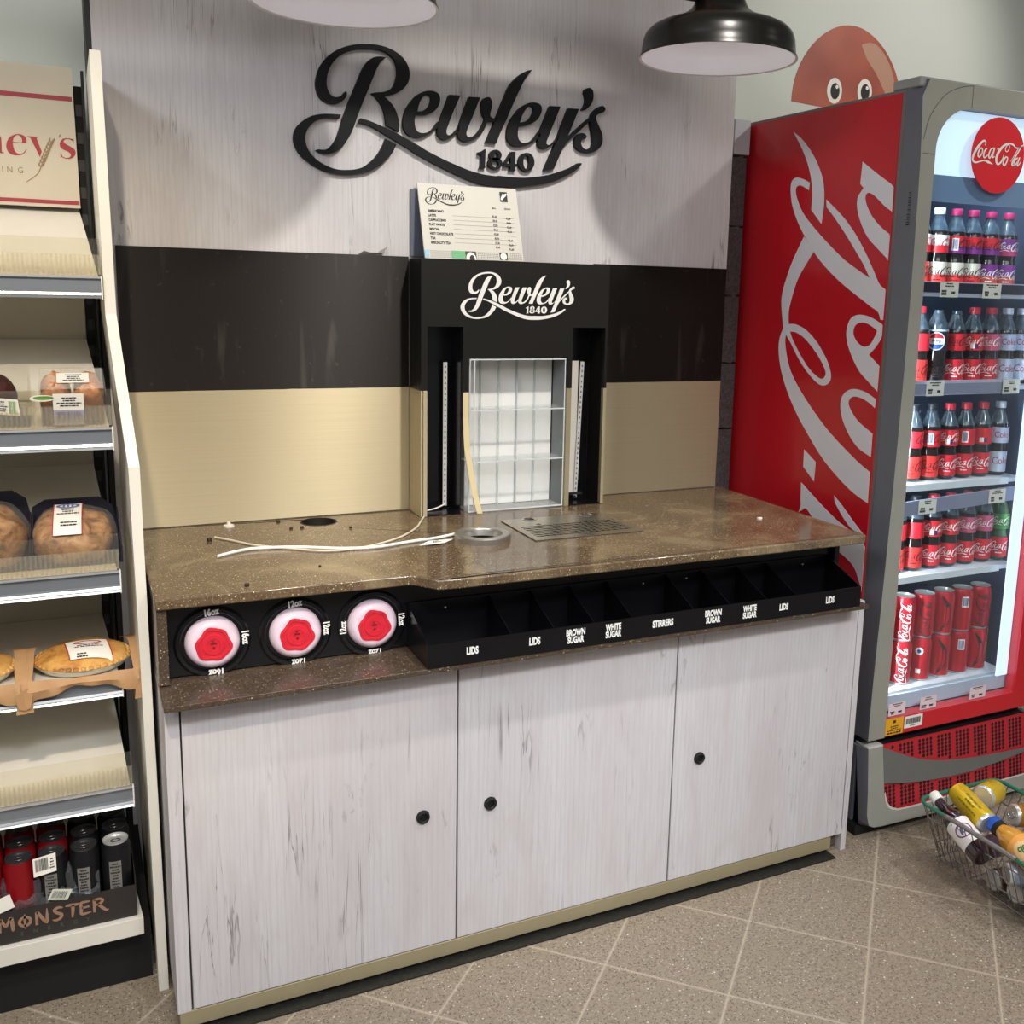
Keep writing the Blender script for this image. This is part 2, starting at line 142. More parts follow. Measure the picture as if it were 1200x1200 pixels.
def steel_mat(name, col, rough=.32, metal=.8, aniso=.85, grime=None):
    m, nt, b = new_mat(name); L = nt.links.new
    tc = N(nt, 'ShaderNodeTexCoord'); mp = N(nt, 'ShaderNodeMapping'); mp.inputs['Scale'].default_value = (3, 3, 400); L(tc.outputs['Object'], mp.inputs[0])
    n = N(nt, 'ShaderNodeTexNoise', Scale=1., Detail=3.); L(mp.outputs[0], n.inputs['Vector']); c = srgb(col)
    oc = ramp(nt, n.outputs[0], [(.3, tuple(k*.93 for k in c[:3])+(1,)), (.7, c)])
    if grime:
        for sc, lo_, k_ in (((22, 22, 3), .60, .5), ((60, 60, 45), .66, .8)):
            m2 = N(nt, 'ShaderNodeMapping'); m2.inputs['Scale'].default_value = sc; L(tc.outputs['Object'], m2.inputs[0]); g_ = N(nt, 'ShaderNodeTexNoise', Scale=1., Detail=4., Distortion=.4); L(m2.outputs[0], g_.inputs['Vector'])
            oc = mixc(nt, ramp(nt, g_.outputs[0], [(lo_, (0,0,0,1)), (lo_+.14, (k_,k_,k_,1))]), oc, srgb(grime))
    L(oc, b.inputs['Base Color'])
    b.inputs['Roughness'].default_value = rough; b.inputs['Metallic'].default_value = metal
    b.inputs['Anisotropic'].default_value = aniso
    tg = N(nt, 'ShaderNodeCombineXYZ', Z=1.0); L(tg.outputs[0], b.inputs['Tangent'])
    MATS[name] = m; return m
def crust_mat(name, a, bb, dk, scale=30.):
    m, nt, b = new_mat(name); L = nt.links.new
    tc = N(nt, 'ShaderNodeTexCoord')
    n = N(nt, 'ShaderNodeTexNoise', Scale=scale, Detail=6., Roughness=.65, Distortion=.6); L(tc.outputs['Object'], n.inputs['Vector'])
    L(ramp(nt, n.outputs[0], [(.3, srgb(dk)), (.48, srgb(bb)), (.7, srgb(a))]), b.inputs['Base Color']); b.inputs['Roughness'].default_value = .5
    bp = N(nt, 'ShaderNodeBump', Strength=.6, Distance=.004); L(n.outputs[0], bp.inputs['Height']); L(bp.outputs[0], b.inputs['Normal'])
    MATS[name] = m; return m

# ------------------------------------------------------------------ mesh builder
IDM = lambda p: p
class MB:
    def __init__(s): s.v = []; s.f = []; s.m = []
    def add(s, vs, fs, mi=0):
        o = len(s.v); s.v += [tuple(p) for p in vs]; s.f += [tuple(i+o for i in f) for f in fs]; s.m += [mi]*len(fs); return s
    def box(s, x0, x1, y0, y1, z0, z1, mi=0):
        vs = [(x, y, z) for z in (z0, z1) for y in (y0, y1) for x in (x0, x1)]
        return s.add(vs, [(0,2,3,1), (4,5,7,6), (0,1,5,4), (2,6,7,3), (0,4,6,2), (1,3,7,5)], mi)
    def lathe(s, prof, n=24, mtx=None, mi=0, segmi=None, cap=True, flute=None):
        vs = []
        for j, (r, z) in enumerate(prof):
            for i in range(n):
                a = 2*PI*i/n; rr = r*(flute(a, j) if flute else 1)
                vs.append(Vector((rr*math.cos(a), rr*math.sin(a), z)))
        if mtx is not None: vs = [mtx @ p for p in vs]
        for j in range(len(prof)-1):
            k = segmi[j] if segmi else mi
            s.add([], [], 0)
        o = len(s.v); s.v += [tuple(p) for p in vs]
        for j in range(len(prof)-1):
            k = segmi[j] if segmi else mi
            for i in range(n):
                s.f.append((o+j*n+i, o+j*n+(i+1) % n, o+(j+1)*n+(i+1) % n, o+(j+1)*n+i)); s.m.append(k)
        if cap:
            if prof[0][0] > 1e-6: s.f.append(tuple(o+i for i in reversed(range(n)))); s.m.append(segmi[0] if segmi else mi)
            if prof[-1][0] > 1e-6: s.f.append(tuple(o+(len(prof)-1)*n+i for i in range(n))); s.m.append(segmi[-1] if segmi else mi)
        return s
    def tube(s, pts, r, n=8, mi=0, closed=False):
        pts = [Vector(p) for p in pts]; m = len(pts); rings = []; up = None
        for i, p in enumerate(pts):
            a = pts[(i-1) % m] if (closed or i > 0) else p; c = pts[(i+1) % m] if (closed or i < m-1) else p
            t = (c-a).normalized()
            if up is None: up = Vector((0,0,1)) if abs(t.z) < .9 else Vector((1,0,0))
            x = t.cross(up)
            if x.length < 1e-4: x = t.cross(Vector((0,1,0)))
            x.normalize(); up = x.cross(t).normalized()
            rr = r[i] if isinstance(r, (list, tuple)) else r
            rings.append([p + x*(rr*math.cos(2*PI*k/n)) + up*(rr*math.sin(2*PI*k/n)) for k in range(n)])
        o = len(s.v); s.v += [tuple(q) for g in rings for q in g]
        for i in range(m if closed else m-1):
            j = (i+1) % m
            for k in range(n):
                s.f.append((o+i*n+k, o+i*n+(k+1) % n, o+j*n+(k+1) % n, o+j*n+k)); s.m.append(mi)
        if not closed:
            s.f.append(tuple(o+k for k in reversed(range(n)))); s.m.append(mi); s.f.append(tuple(o+(m-1)*n+k for k in range(n))); s.m.append(mi)
        return s
    def poly(s, loops, f0, f1=None, mi=0, mw=None):
        """2D loops (outline first, then holes); f0 maps (a, b) to the face, f1 to the far side (None: flat)"""
        fl = [p for l in loops for p in l]
        tris = tessellate_polygon([[Vector((p[0], p[1], 0)) for p in l] for l in loops])
        s.add([f0(*p) for p in fl], [tuple(t) for t in tris], mi)
        if f1:
            s.add([f1(*p) for p in fl], [tuple(reversed(t)) for t in tris], mi)
            for l in loops:
                n = len(l); s.add([f0(*p) for p in l]+[f1(*p) for p in l], [(i, (i+1) % n, n+(i+1) % n, n+i) for i in range(n)], mi if mw is None else mw)
        return s
    def ribbon(s, st, f0, mi=0, f1=None):
        """a stroke of (x, y, half width)"""
        st = smooth_open(st, 3); n = len(st); L = []; R = []
        for i in range(n):
            a = st[max(0, i-1)]; b = st[min(n-1, i+1)]; dx, dy = b[0]-a[0], b[1]-a[1]; l = math.hypot(dx, dy) or 1
            nx, ny = -dy/l, dx/l; p = st[i]
            L.append((p[0]+nx*p[2], p[1]+ny*p[2])); R.append((p[0]-nx*p[2], p[1]-ny*p[2]))
        q = [(i, i+1, n+i+1, n+i) for i in range(n-1)]
        return s.add([f0(*p) for p in L]+[f0(*p) for p in R], q, mi)
    def cols(s, pts, f0, mi=0):
        """a flat figure as upright strips, (x, low, high) each, so it can follow a curved surface"""
        n = len(pts); return s.add([f0(x, a) for x, a, b in pts]+[f0(x, b) for x, a, b in pts], [(i, i+1, n+i+1, n+i) for i in range(n-1)], mi)
    def disc(s, cx, cy, r, f0, n=32, mi=0, ry=None, f1=None):
        if f1 is None:
            k = max(6, n//2); return s.cols([(cx-r*math.cos(PI*i/k), cy-(ry or r)*math.sin(PI*i/k)-1e-7, cy+(ry or r)*math.sin(PI*i/k)+1e-7) for i in range(k+1)], f0, mi)
        return s.poly([[(cx+r*math.cos(2*PI*i/n), cy+(ry or r)*math.sin(2*PI*i/n)) for i in range(n)]], f0, f1, mi)
    def rect(s, a0, a1, b0, b1, f0, mi=0, f1=None):
        if f1 is None:
            k = max(1, min(12, int((a1-a0)/.003))); return s.cols([(a0+(a1-a0)*i/k, b0, b1) for i in range(k+1)], f0, mi)
        return s.poly([[(a0,b0), (a1,b0), (a1,b1), (a0,b1)]], f0, f1, mi)
    def sweep(s, prof, x0, x1, mi=0, segmi=None):
        """profile in (y, z) swept along x, closed"""
        n = len(prof); o = len(s.v)
        s.v += [(x0, p[0], p[1]) for p in prof]+[(x1, p[0], p[1]) for p in prof]
        for i in range(n):
            s.f.append((o+i, o+(i+1) % n, o+n+(i+1) % n, o+n+i)); s.m.append(segmi[i] if segmi else mi)
        s.f.append(tuple(o+i for i in reversed(range(n)))); s.f.append(tuple(o+n+i for i in range(n))); s.m += [mi, mi]
        return s
    def xform(s, M):
        s.v = [tuple(M @ Vector(p)) for p in s.v]; return s
def smooth_open(st, k):
    if len(st) < 3: return st
    out = []
    for i in range(len(st)-1):
        p0 = st[max(0, i-1)]; p1 = st[i]; p2 = st[i+1]; p3 = st[min(len(st)-1, i+2)]
        for j in range(k):
            t = j/k
            out.append(tuple(.5*(2*p1[c]+(p2[c]-p0[c])*t+(2*p0[c]-5*p1[c]+4*p2[c]-p3[c])*t*t+(3*p1[c]-p0[c]-3*p2[c]+p3[c])*t**3) for c in range(len(p1))))
    out.append(st[-1]); return out
def smooth_loop(l, k=3, sc=1e-4):
    n = len(l); out = []
    for i in range(n):
        p1 = l[i]; p2 = l[(i+1) % n]; p0 = l[i-1] if not p1[2] else (2*p1[0]-p2[0], 2*p1[1]-p2[1]); p3 = l[(i+2) % n] if not p2[2] else (2*p2[0]-p1[0], 2*p2[1]-p1[1])
        for j in range(k):
            t = j/k
            out.append(tuple(sc*.5*(2*p1[c]+(p2[c]-p0[c])*t+(2*p0[c]-5*p1[c]+4*p2[c]-p3[c])*t*t+(3*p1[c]-p0[c]-3*p2[c]+p3[c])*t**3) for c in (0, 1)))
            if p1[2] and p2[2]: break
    return out
def smoothed(loops, k=3, sc=1e-4): return [smooth_loop(l, k, sc) for l in loops]

def link(name, mb, mats, parent=None, base=None, smooth=35, bevel=0):
    me = bpy.data.meshes.new(name)
    off = base if base is not None else (tuple(world_base(parent)) if parent else (0, 0, 0))
    me.from_pydata([(p[0]-off[0], p[1]-off[1], p[2]-off[2]) for p in mb.v], [], mb.f)
    mats = mats if isinstance(mats, (list, tuple)) else [mats]
    for m in mats: me.materials.append(m)
    me.polygons.foreach_set('material_index', mb.m)
    bm = bmesh.new(); bm.from_mesh(me); bmesh.ops.remove_doubles(bm, verts=bm.verts, dist=1e-6); bmesh.ops.recalc_face_normals(bm, faces=bm.faces); bm.to_mesh(me); bm.free()
    if smooth:
        me.polygons.foreach_set('use_smooth', [True]*len(me.polygons)); me.set_sharp_from_angle(angle=math.radians(smooth))
    o = bpy.data.objects.new(name, me); COL.objects.link(o)
    if parent: o.parent = parent
    else: o.location = off
    if bevel:
        b = o.modifiers.new('edge', 'BEVEL'); b.width = bevel; b.segments = 2; b.limit_method = 'ANGLE'; b.angle_limit = math.radians(40)
    return o
def world_base(o):
    p = Vector((0,0,0))
    while o: p += o.location; o = o.parent
    return p
def tag(o, label=None, cat=None, group=None, kind=None):
    for k, v in (('label', label), ('category', cat), ('group', group), ('kind', kind)):
        if v: o[k] = v
    return o
def thing(name, label, cat, loc=(0,0,0), group=None):
    o = bpy.data.objects.new(name, None); o.empty_display_size = .05; COL.objects.link(o); o.location = loc
    return tag(o, label, cat, group)
def structure(name, mb, mats, bevel=0, smooth=35): return tag(link(name, mb, mats, bevel=bevel, smooth=smooth), kind='structure')
def copy_thing(o, loc, rot=None, label=None, group=None):
    c = o.copy(); COL.objects.link(c); c.location = loc
    if rot is not None: c.rotation_euler = rot
    if label: c['label'] = label
    if group: c['group'] = group
    for ch in list(o.children):
        d = ch.copy(); COL.objects.link(d); d.parent = c
        for g in list(ch.children):
            e = g.copy(); COL.objects.link(e); e.parent = d
    return c
TXT = {}
def text2d(s, bold=.0, condense=1.0):
    """letters of the built-in face as flat 2D mesh, cap height 1, centred"""
    key = (s, bold, condense)
    if key in TXT: return TXT[key]
    cu = bpy.data.curves.new('t', 'FONT'); cu.body = s; cu.offset = bold; cu.resolution_u = 3; cu.align_x = 'CENTER'; cu.align_y = 'CENTER'; cu.space_line = .85
    ob = bpy.data.objects.new('t', cu); COL.objects.link(ob); bpy.context.view_layer.update()
    me = bpy.data.meshes.new_from_object(ob.evaluated_get(bpy.context.evaluated_depsgraph_get()))
    vs = [(v.co.x*condense, v.co.y) for v in me.vertices]; fs = [tuple(p.vertices) for p in me.polygons]
    bpy.data.objects.remove(ob); bpy.data.curves.remove(cu); bpy.data.meshes.remove(me)
    k = 1/.72
    ys = [v[1] for v in vs]; cy = (min(ys)+max(ys))/2; xs = [v[0] for v in vs]; cx = (min(xs)+max(xs))/2
    TXT[key] = ([((x-cx)*k, (y-cy)*k) for x, y in vs], fs); return TXT[key]
def put_text(mb, s, x, y, h, f0, mi=0, bold=.02, condense=.8, rot=0., align='c'):
    vs, fs = text2d(s, bold, condense); c, sn = math.cos(rot), math.sin(rot)
    if align == 'l': x -= h*min(v[0] for v in vs)
    mb.add([f0(x+h*(a*c-b*sn), y+h*(a*sn+b*c)) for a, b in vs], fs, mi); return mb
def put_script(mb, x, y, h, f0, mi=0, upto=13, wt=1.3):
    k = h/.055*1e-4
    for st in SCRIPT[:upto]: mb.ribbon([(x+a*k, y+b*k, w*k*wt) for a, b, w in st], f0, mi)
    return mb
def put_sign(mb, x, y, sc, f0, f1=None, mi=0, skip=(), k=3):
    """the script logo, its own lower corner at (x, y)"""
    for nm, loops in SIGN:
        if nm in skip: continue
        mb.poly([[(x+a*sc, y+b*sc) for a, b in l] for l in smoothed(loops, k)], f0, f1, mi)
    return mb
def barcode(mb, a0, a1, b0, b1, f0, mi=0, n=16, seed=1):
    r = random.Random(seed); x = a0
    while x < a1:
        w = (a1-a0)/n*r.choice((.3, .5, .8)); mb.rect(x, min(x+w, a1), b0, b1, f0, mi); x += w+(a1-a0)/n*r.choice((.3, .5))
    return mb
def lines(mb, a0, a1, b0, b1, n, f0, mi=0, seed=1, fill=.5):
    r = random.Random(seed); st = (b1-b0)/n
    for i in range(n):
        b = b1-(i+.75)*st; w = (a1-a0)*r.uniform(.45, 1); x = a0+((a1-a0)-w)/2; e = x+w
        while x < e:
            l = min(r.uniform(.06, .2)*(a1-a0), e-x); mb.rect(x, x+l, b, b+st*fill, f0, mi); x += l+.025*(a1-a0)
    return mb
XZ = lambda y: (lambda a, b: (a, y, b))
XY = lambda z: (lambda a, b: (a, b, z))
def cyl(r, z0=0., a0=0., d=1):
    """wraps (along, up) round a cylinder about z, facing -y"""
    return lambda a, b: (r*math.sin(d*a/r+a0), -r*math.cos(d*a/r+a0), z0+b)

# shared materials
BLACK = mat('black_gloss_acrylic', '#0d0d10', .25, var=.2, scale=8)
SATIN = mat('black_satin_laminate', '#1b1917', .42, var=.12, scale=5, spec=.3)
MATTE_BLACK = mat('matt_black', '#0b0b0c', .7)
WHITE_INK = mat('white_ink', '#ecebe6', .5, var=.02)
BLACK_INK = mat('black_ink', '#191817', .6, var=.02)
GREY_INK = mat('grey_ink', '#77767a', .6, var=.02)
CARD = mat('white_card', '#eeeae0', .6, var=.02)
WOOD = wood_mat('whitewashed_wood_wall', (.60,.585,.59,1), (.53,.475,.475,1), (.11,.10,.10,1), 3.1)
WOOD2 = wood_mat('whitewashed_wood_doors', (.62,.60,.61,1), (.56,.505,.51,1), (.15,.13,.125,1), 9.7)
STONE = stone_mat('brown_speckled_stone', srgb('#524234'), srgb('#705d45'), srgb('#dccca6'), .14, dust=srgb('#a3906f'))
STONE_EDGE = stone_mat('brown_speckled_stone_edge', srgb('#3d3127'), srgb('#54463a'), srgb('#c9b893'), .3)
STEEL = steel_mat('champagne_brushed_steel', '#bfb293', .5, .6, .97)
SATIN_STEEL = mat('satin_steel', '#b9b4ac', .34, .9, var=.03)
CHROME = mat('polished_steel', '#c9c8c4', .18, 1., var=.03)
CREAM_METAL = mat('cream_painted_metal', '#ded2b4', .45, var=.03)
WHITE_METAL = mat('white_painted_metal', '#e8e6df', .4, var=.03)
GREY_METAL = mat('silver_grey_plastic', '#7d7d7c', .4, .25, var=.03)
# ------------------------------------------------------------------ the setting
YW = .17                                     # plaster wall behind everything
structure('floor', MB().box(-2.6, 4.2, -4.4, YW+.1, -.06, 0), floor_mat())
structure('wall_back', MB().box(-2.6, 4.2, YW, YW+.1, 0, 3.05), mat('pale_grey_green_paint', '#d3d8cf', .8, var=.015, scale=3))
structure('ceiling', MB().box(-2.6, 4.2, -4.4, YW+.1, 3.05, 3.1), mat('ceiling_white', '#d8d8d4', .9, var=.02))
structure('wall_counter', MB().box(-.04, 1.697, 0, YW-.002, .0, 2.9), WOOD)
structure('trim_1', MB().box(-.052, -.0405, .002, YW-.002, .0, 2.9), mat('black_edge_strip', '#101012', .5))
tl = MB()
for k in range(9): tl.box(1.70, 1.838, .125, YW-.002, .004+k*.217, .214+k*.217)
structure('trim_2', tl, stone_mat('dark_stone_tile', srgb('#3a3a3b'), srgb('#59585a'), srgb('#7a7a7a'), .5))
structure('trim_4', MB().box(1.778, 1.836, .11, YW-.002, 1.958, 2.062), mat('pale_pipe_box', '#b9bcc4', .6, var=.02))
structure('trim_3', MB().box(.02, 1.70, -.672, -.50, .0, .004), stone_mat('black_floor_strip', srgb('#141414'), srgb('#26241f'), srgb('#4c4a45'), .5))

# ------------------------------------------------------------------ counter
H = .92
ct = thing('counter_cabinet', 'long counter cabinet with three whitewashed wood doors under the brown worktop', 'cabinet', (.86, -.35, 0))
ca = MB().box(.022, 1.742, -.62, -.03, .055, .722)
link('carcass', ca, mat('grey_board', '#55534f', .7), ct)
for x0, x1 in ((.004, .031), (1.7385, 1.757)):
    link('end_panel', MB().box(x0, x1, -.644, -.02, .0 if x0 > 1 else .048, .727), WOOD2, ct, bevel=.001)
link('plinth', MB().box(.008, 1.702, -.644, -.60, .014, .0495), mat('champagne_plinth', '#a89c7c', .42, .35, var=.03), ct, bevel=.001)
link('plinth_return', MB().box(1.7025, 1.756, -.62, -.56, .0045, .0495), mat('brown_plinth_end', '#5c5047', .5), ct)
for x0, x1, hx, hz in ((.0345, .602, .5235, .3725), (.606, 1.1685, .683, .371), (1.1725, 1.736, 1.248, .373)):
    d = link('door', MB().box(x0, x1, -.6445, -.6265, .052, .720), WOOD2, ct, bevel=.0012)
    rg = MB().lathe([(.0085, .0), (.0085, .006), (.011, .0075), (.0145, .006), (.0155, .0)], 24, Matrix.Translation((hx, -.6445, hz)) @ Matrix.Rotation(PI/2, 4, 'X'), cap=False)
    rg.lathe([(.009, .001), (.0, .0011)], 24, Matrix.Translation((hx, -.6445, hz)) @ Matrix.Rotation(PI/2, 4, 'X'), cap=False)
    h = link('finger_pull', rg, MATTE_BLACK, d); h['label'] = 'round black finger pull'
# black fascia behind the cups and tray
link('fascia', MB().box(.021, 1.699, -.56, -.50, .742, .8975), BLACK, ct)
link('side_cheek', MB().box(1.70, 1.716, -.575, -.02, .742, .8975), BLACK, ct)
link('side_cheek', MB().box(.001, .02, -.60, -.02, .742, .8975), STONE_EDGE, ct)
# stone ledge below, worktop above
lg = MB().poly([[(0, -.705), (1.715, -.705), (1.715, -.50), (0, -.50)]], lambda a, b: (a, b, .7385), lambda a, b: (a, b, .728))
link('ledge', lg, STONE_EDGE, ct, bevel=.002)
HOLE = (.4305, -.066, .043); RING = (.7605, -.379)
def worktop_outline():
    o = [(-.001, 0), (-.001, -.609), (.50, -.6185)]
    for i in range(1, 9):
        t = i/8; o.append((.50+.055*t, -.6185-.0565*(t*t*(3-2*t))))
    return o+[(.62, -.679), (1.70, -.682), (1.712, -.676), (1.714, -.66), (1.714, 0)]
def ringpts(cx, cy, r, n=32): return [(cx+r*math.cos(2*PI*i/n), cy+r*math.sin(2*PI*i/n)) for i in range(n)]
wt = MB().poly([worktop_outline(), ringpts(HOLE[0], HOLE[1], HOLE[2]), ringpts(RING[0], RING[1], .048)], XY(H), XY(H-.022))
w = link('worktop', wt, STONE, bevel=.003)
tag(w, 'brown speckled stone worktop with stepped front edge', 'worktop')
gr = MB()
for x0, x1, y in ((.60, 1.715, -.6655), (.595, 1.09, -.655)):
    gr.box(x0+.01, x1-.02, y-.0012, y+.0012, H-.001, H+.0004)
link('edge_groove', gr, mat('groove_brown', '#2c231b', .5), w)
g = MB().lathe([(.043, -.022), (.043, -.06), (.0, -.06)], 32, Matrix.Translation((HOLE[0], HOLE[1], H)), cap=False)
g.lathe([(.0425, -.02), (.0425, .001), (.046, .001), (.0465, .0)], 32, Matrix.Translation((HOLE[0], HOLE[1], H)), cap=False)
o = link('cable_hole', g, mat('dark_hole_liner', '#15110d', .6), w)
# steel chute ring
t = thing('waste_chute_ring', 'round polished steel ring set into the worktop in front of the black housing', 'ring', (RING[0], RING[1], H))
rp = [(.047, -.09), (.047, .012), (.049, .016), (.066, .0165), (.069, .014), (.069, .0), (.049, .0)]
link('ring', MB().lathe(rp, 48, Matrix.Translation((RING[0], RING[1], H)), cap=False), SATIN_STEEL, t)
link('chute', MB().lathe([(.0465, -.002), (.0465, -.10), (0, -.10)], 40, Matrix.Translation((RING[0], RING[1], H)), cap=False), mat('dark_steel', '#2a2725', .4, .7), t)
# drip tray plate: slotted steel lying in the stone
DX0, DX1, DY0, DY1 = .874, 1.178, -.444, -.218
loops = [[(DX0, DY0), (DX1, DY0), (DX1, DY1), (DX0, DY1)]]
slots = []
for i in range(16):
    for j in range(7):
        x = DX0+.018+i*.0172; y = DY0+.03+j*.0165
        slots.append([(x, y), (x+.0115, y), (x+.0115, y+.0085), (x, y+.0085)])
holes = [ringpts(.95, -.232, .0135, 20), ringpts(1.118, -.235, .0135, 20), ringpts(.95, -.292, .0068, 14), ringpts(1.118, -.295, .0068, 14)]
keep = [s for s in slots if all(math.hypot(s[0][0]+.006-cx, s[0][1]+.004-cy) > .02 for cx, cy in ((.95, -.292), (1.118, -.295)))]
dt = thing('drip_tray', 'flat slotted steel drip tray let into the worktop in front of the housing', 'tray', (1.026, -.33, H))
link('tray_plate', MB().poly(loops+keep+holes, XY(H+.0028), XY(H+.0014)), steel_mat('tray_steel', '#b9ae9a', .25, .85), dt)
link('tray_well', MB().box(DX0+.004, DX1-.004, DY0+.004, DY1-.004, H+.0004, H+.0013), mat('dark_well', '#14100c', .7), dt)
for cx, cy in ((.95, -.232), (1.118, -.235)):
    link('spout_ring', MB().lathe([(.0135, .003), (.0155, .0042), (.0185, .0038), (.0192, .003)], 28, Matrix.Translation((cx, cy, H)), cap=False), CHROME, dt)
# cable with paper tag
cb = thing('power_cable', 'white cable lying loosely across the worktop with a paper tag', 'cable', (.4, -.33, H))
c1 = [(.149, -.336), (.19, -.31), (.238, -.296), (.329, -.318), (.416, -.362), (.493, -.378), (.584, -.357), (.651, -.345), (.72, -.318), (.748, -.312)]
c2 = [(.165, -.155), (.195, -.194), (.243, -.263), (.31, -.318), (.377, -.366), (.44, -.372), (.502, -.352), (.579, -.299), (.639, -.226), (.674, -.159), (.697, -.113)]
zz = lambda p, z: [(a, b, z) for a, b in p]
link('cable_strand', MB().tube(zz(smooth_open(c1, 5), H+.0045), .0035, 8), WHITE_METAL, cb)
link('cable_strand', MB().tube(zz(smooth_open(c2, 5), H+.003), .0026, 8), mat('grubby_white_cable', '#cdc3ac', .5), cb)
tg = MB(); tp = [(.592, -.405), (.655, -.40), (.685, -.375), (.625, -.372)]
tg.poly([tp], lambda a, b: (a, b, H+.006+.02*max(0, b+.40)), lambda a, b: (a, b, H+.0052+.02*max(0, b+.40)))
tq = link('paper_tag', tg, CARD, cb)
tm = MB(); lines(tm, .625, .655, -.394, -.378, 2, lambda a, b: (a, b, H+.0066+.02*max(0, b+.40)), fill=.55); link('tag_writing', tm, BLACK_INK, tq)
# small hardware left on the stone
plug = MB().lathe([(.0, .012), (.004, .012), (.0055, .006), (.013, .004), (.0135, 0)], 14, Matrix.Translation((.212, -.042, H)), cap=False)
tag(link('wall_plug', plug, mat('chalky_white', '#d8d2c4', .7), base=(.212, -.042, H)), 'small white plaster plug near the back edge of the worktop', 'plug')
sc_lab = ['dark screw standing near the front edge of the worktop', 'dark screw on the worktop nearest the bread shelves, behind the cable end', 'small dark screw before the round cable hole, the farther of a close pair',
          'dark screw before the round cable hole, the nearer of a close pair', 'dark screw close to the steel sheet, behind the pair near the cable hole', 'dark screw between the cable hole and the black housing', 'tiny dark fixing in the middle of the worktop beside the cable']
for (x, y, r), lb in zip(((.175, -.575, .005), (.15, -.174, .006), (.35, -.12, .004), (.377, -.12, .0045), (.334, -.036, .0045), (.49, -.161, .004), (.342, -.483, .003)), sc_lab):
    s = MB().lathe([(0, r*1.2), (r*.8, r*1.2), (r, r*.7), (r, 0)], 10, Matrix.Translation((x, y, H)), cap=False)
    tag(link('screw', s, mat('dark_bronze', '#3a2a20', .5, .5), base=(x, y, H)), lb, 'screw', 'loose screws on the worktop')
sf_ = MB(); sf_.add([(.555, -.004, 1.6007), (.60, -.004, 1.6007), (.612, -.006, 1.612), (.632, -.012, 1.624), (.618, -.013, 1.606), (.585, -.012, 1.607), (.570, -.010, 1.611)], [(0, 1, 5, 6), (1, 4, 5), (1, 2, 4), (2, 3, 4)])
tag(link('film_scrap', sf_, mat('grey_film_scrap', '#8d8a86', .4), base=(.59, -.008, 1.601)), 'torn grey film scrap on the upper edge of the black splashback band', 'scrap')
crumb = MB().box(1.549, 1.562, -.431, -.424, H, H+.004)
tag(link('paper_scrap', crumb, CARD, base=(1.555, -.427, H)), 'tiny white paper scrap on the worktop towards the fridge', 'scrap')

# ------------------------------------------------------------------ cup dispensers
RED_CUP = mat('red_cup_base', '#cf2536', .38, var=.1, scale=60); CUPW = mat('pale_lilac_cup', '#e2cdd9', .4, var=.03)
FR = Matrix.Rotation(PI/2, 4, 'X')           # lathe axis turned to face the room
def cup_set(cx, cz, txt, spots, l1, l2):
    T = Matrix.Translation((cx, -.56, cz))
    d = thing('cup_dispenser', l1, 'cup dispenser', (cx, -.56, cz), 'cup dispensers in the black fascia')
    link('collar', MB().lathe([(.060, -.004), (.060, .003), (.0635, .0075), (.070, .007), (.0745, .003), (.0745, 0)], 56, T @ FR, cap=False), BLACK, d)
    for (dx, dz, rot) in spots: link('size_lettering', put_text(MB(), txt, cx+dx, cz+dz, .0135, XZ(-.5682), bold=.05, condense=.8, rot=rot), WHITE_INK, d)
    c = thing('paper_cup', l2, 'cup', (cx, -.558, cz), 'cups in the black fascia')
    body = MB().lathe([(.0535, -.03), (.0535, .002), (.0518, .011), (.0470, .0185), (.0415, .0225), (.0360, .0232), (.0, .0224)], 48, T @ FR, cap=False)
    link('cup_wall', body, CUPW, c)
    rb = MB()
    hexf = lambda s: lambda a, j: 1+s*(.05*math.cos(3*(a+.5))+.045*math.cos(6*(a+.2)))
    rb.lathe([(.0352, .0228), (.0345, .0246), (.029, .0252), (.0285, .0236), (.022, .0232), (.0215, .0248), (.012, .0248), (.0115, .0236), (0, .0236)], 48, T @ FR, cap=False, flute=lambda a, j: hexf(1)(a, j) if j < 4 else 1)
    rb.xform(Matrix.Identity(4)); b = link('cup_base', rb, RED_CUP, c); b['label'] = 'red recessed cup base'
    mk = MB(); mk.rect(cx-.006, cx+.006, cz+.002, cz+.005, XZ(-.5852)); mk.disc(cx, cz-.006, .0025, XZ(-.5852)); mk.rect(cx-.004, cx+.001, cz+.007, cz+.009, XZ(-.5852))
    link('base_mark', mk, mat('dark_red_ink', '#6d0f16', .6), b)
R_ = .0645
cup_set(.1065, .8075, '16oz', ((0, R_, .1), (R_, .002, -PI/2+.05), (.004, -R_, PI)), 'black round dispenser collar reading 16oz, nearest the bread shelves', 'lilac paper cup with red base in the 16oz collar')
cup_set(.2715, .806, '12oz', ((0, R_, .1), (R_, .002, -PI/2+.05), (.004, -R_, PI)), 'middle black dispenser collar with 12oz at top, side and bottom', 'lilac paper cup with red base in the middle collar of three')
cup_set(.435, .805, '12oz', ((-R_, .0, PI/2), (R_, .002, -PI/2+.05), (.004, -R_, PI)), 'black dispenser collar reading 12oz next to the condiment tray', 'lilac paper cup with red base beside the condiment tray')

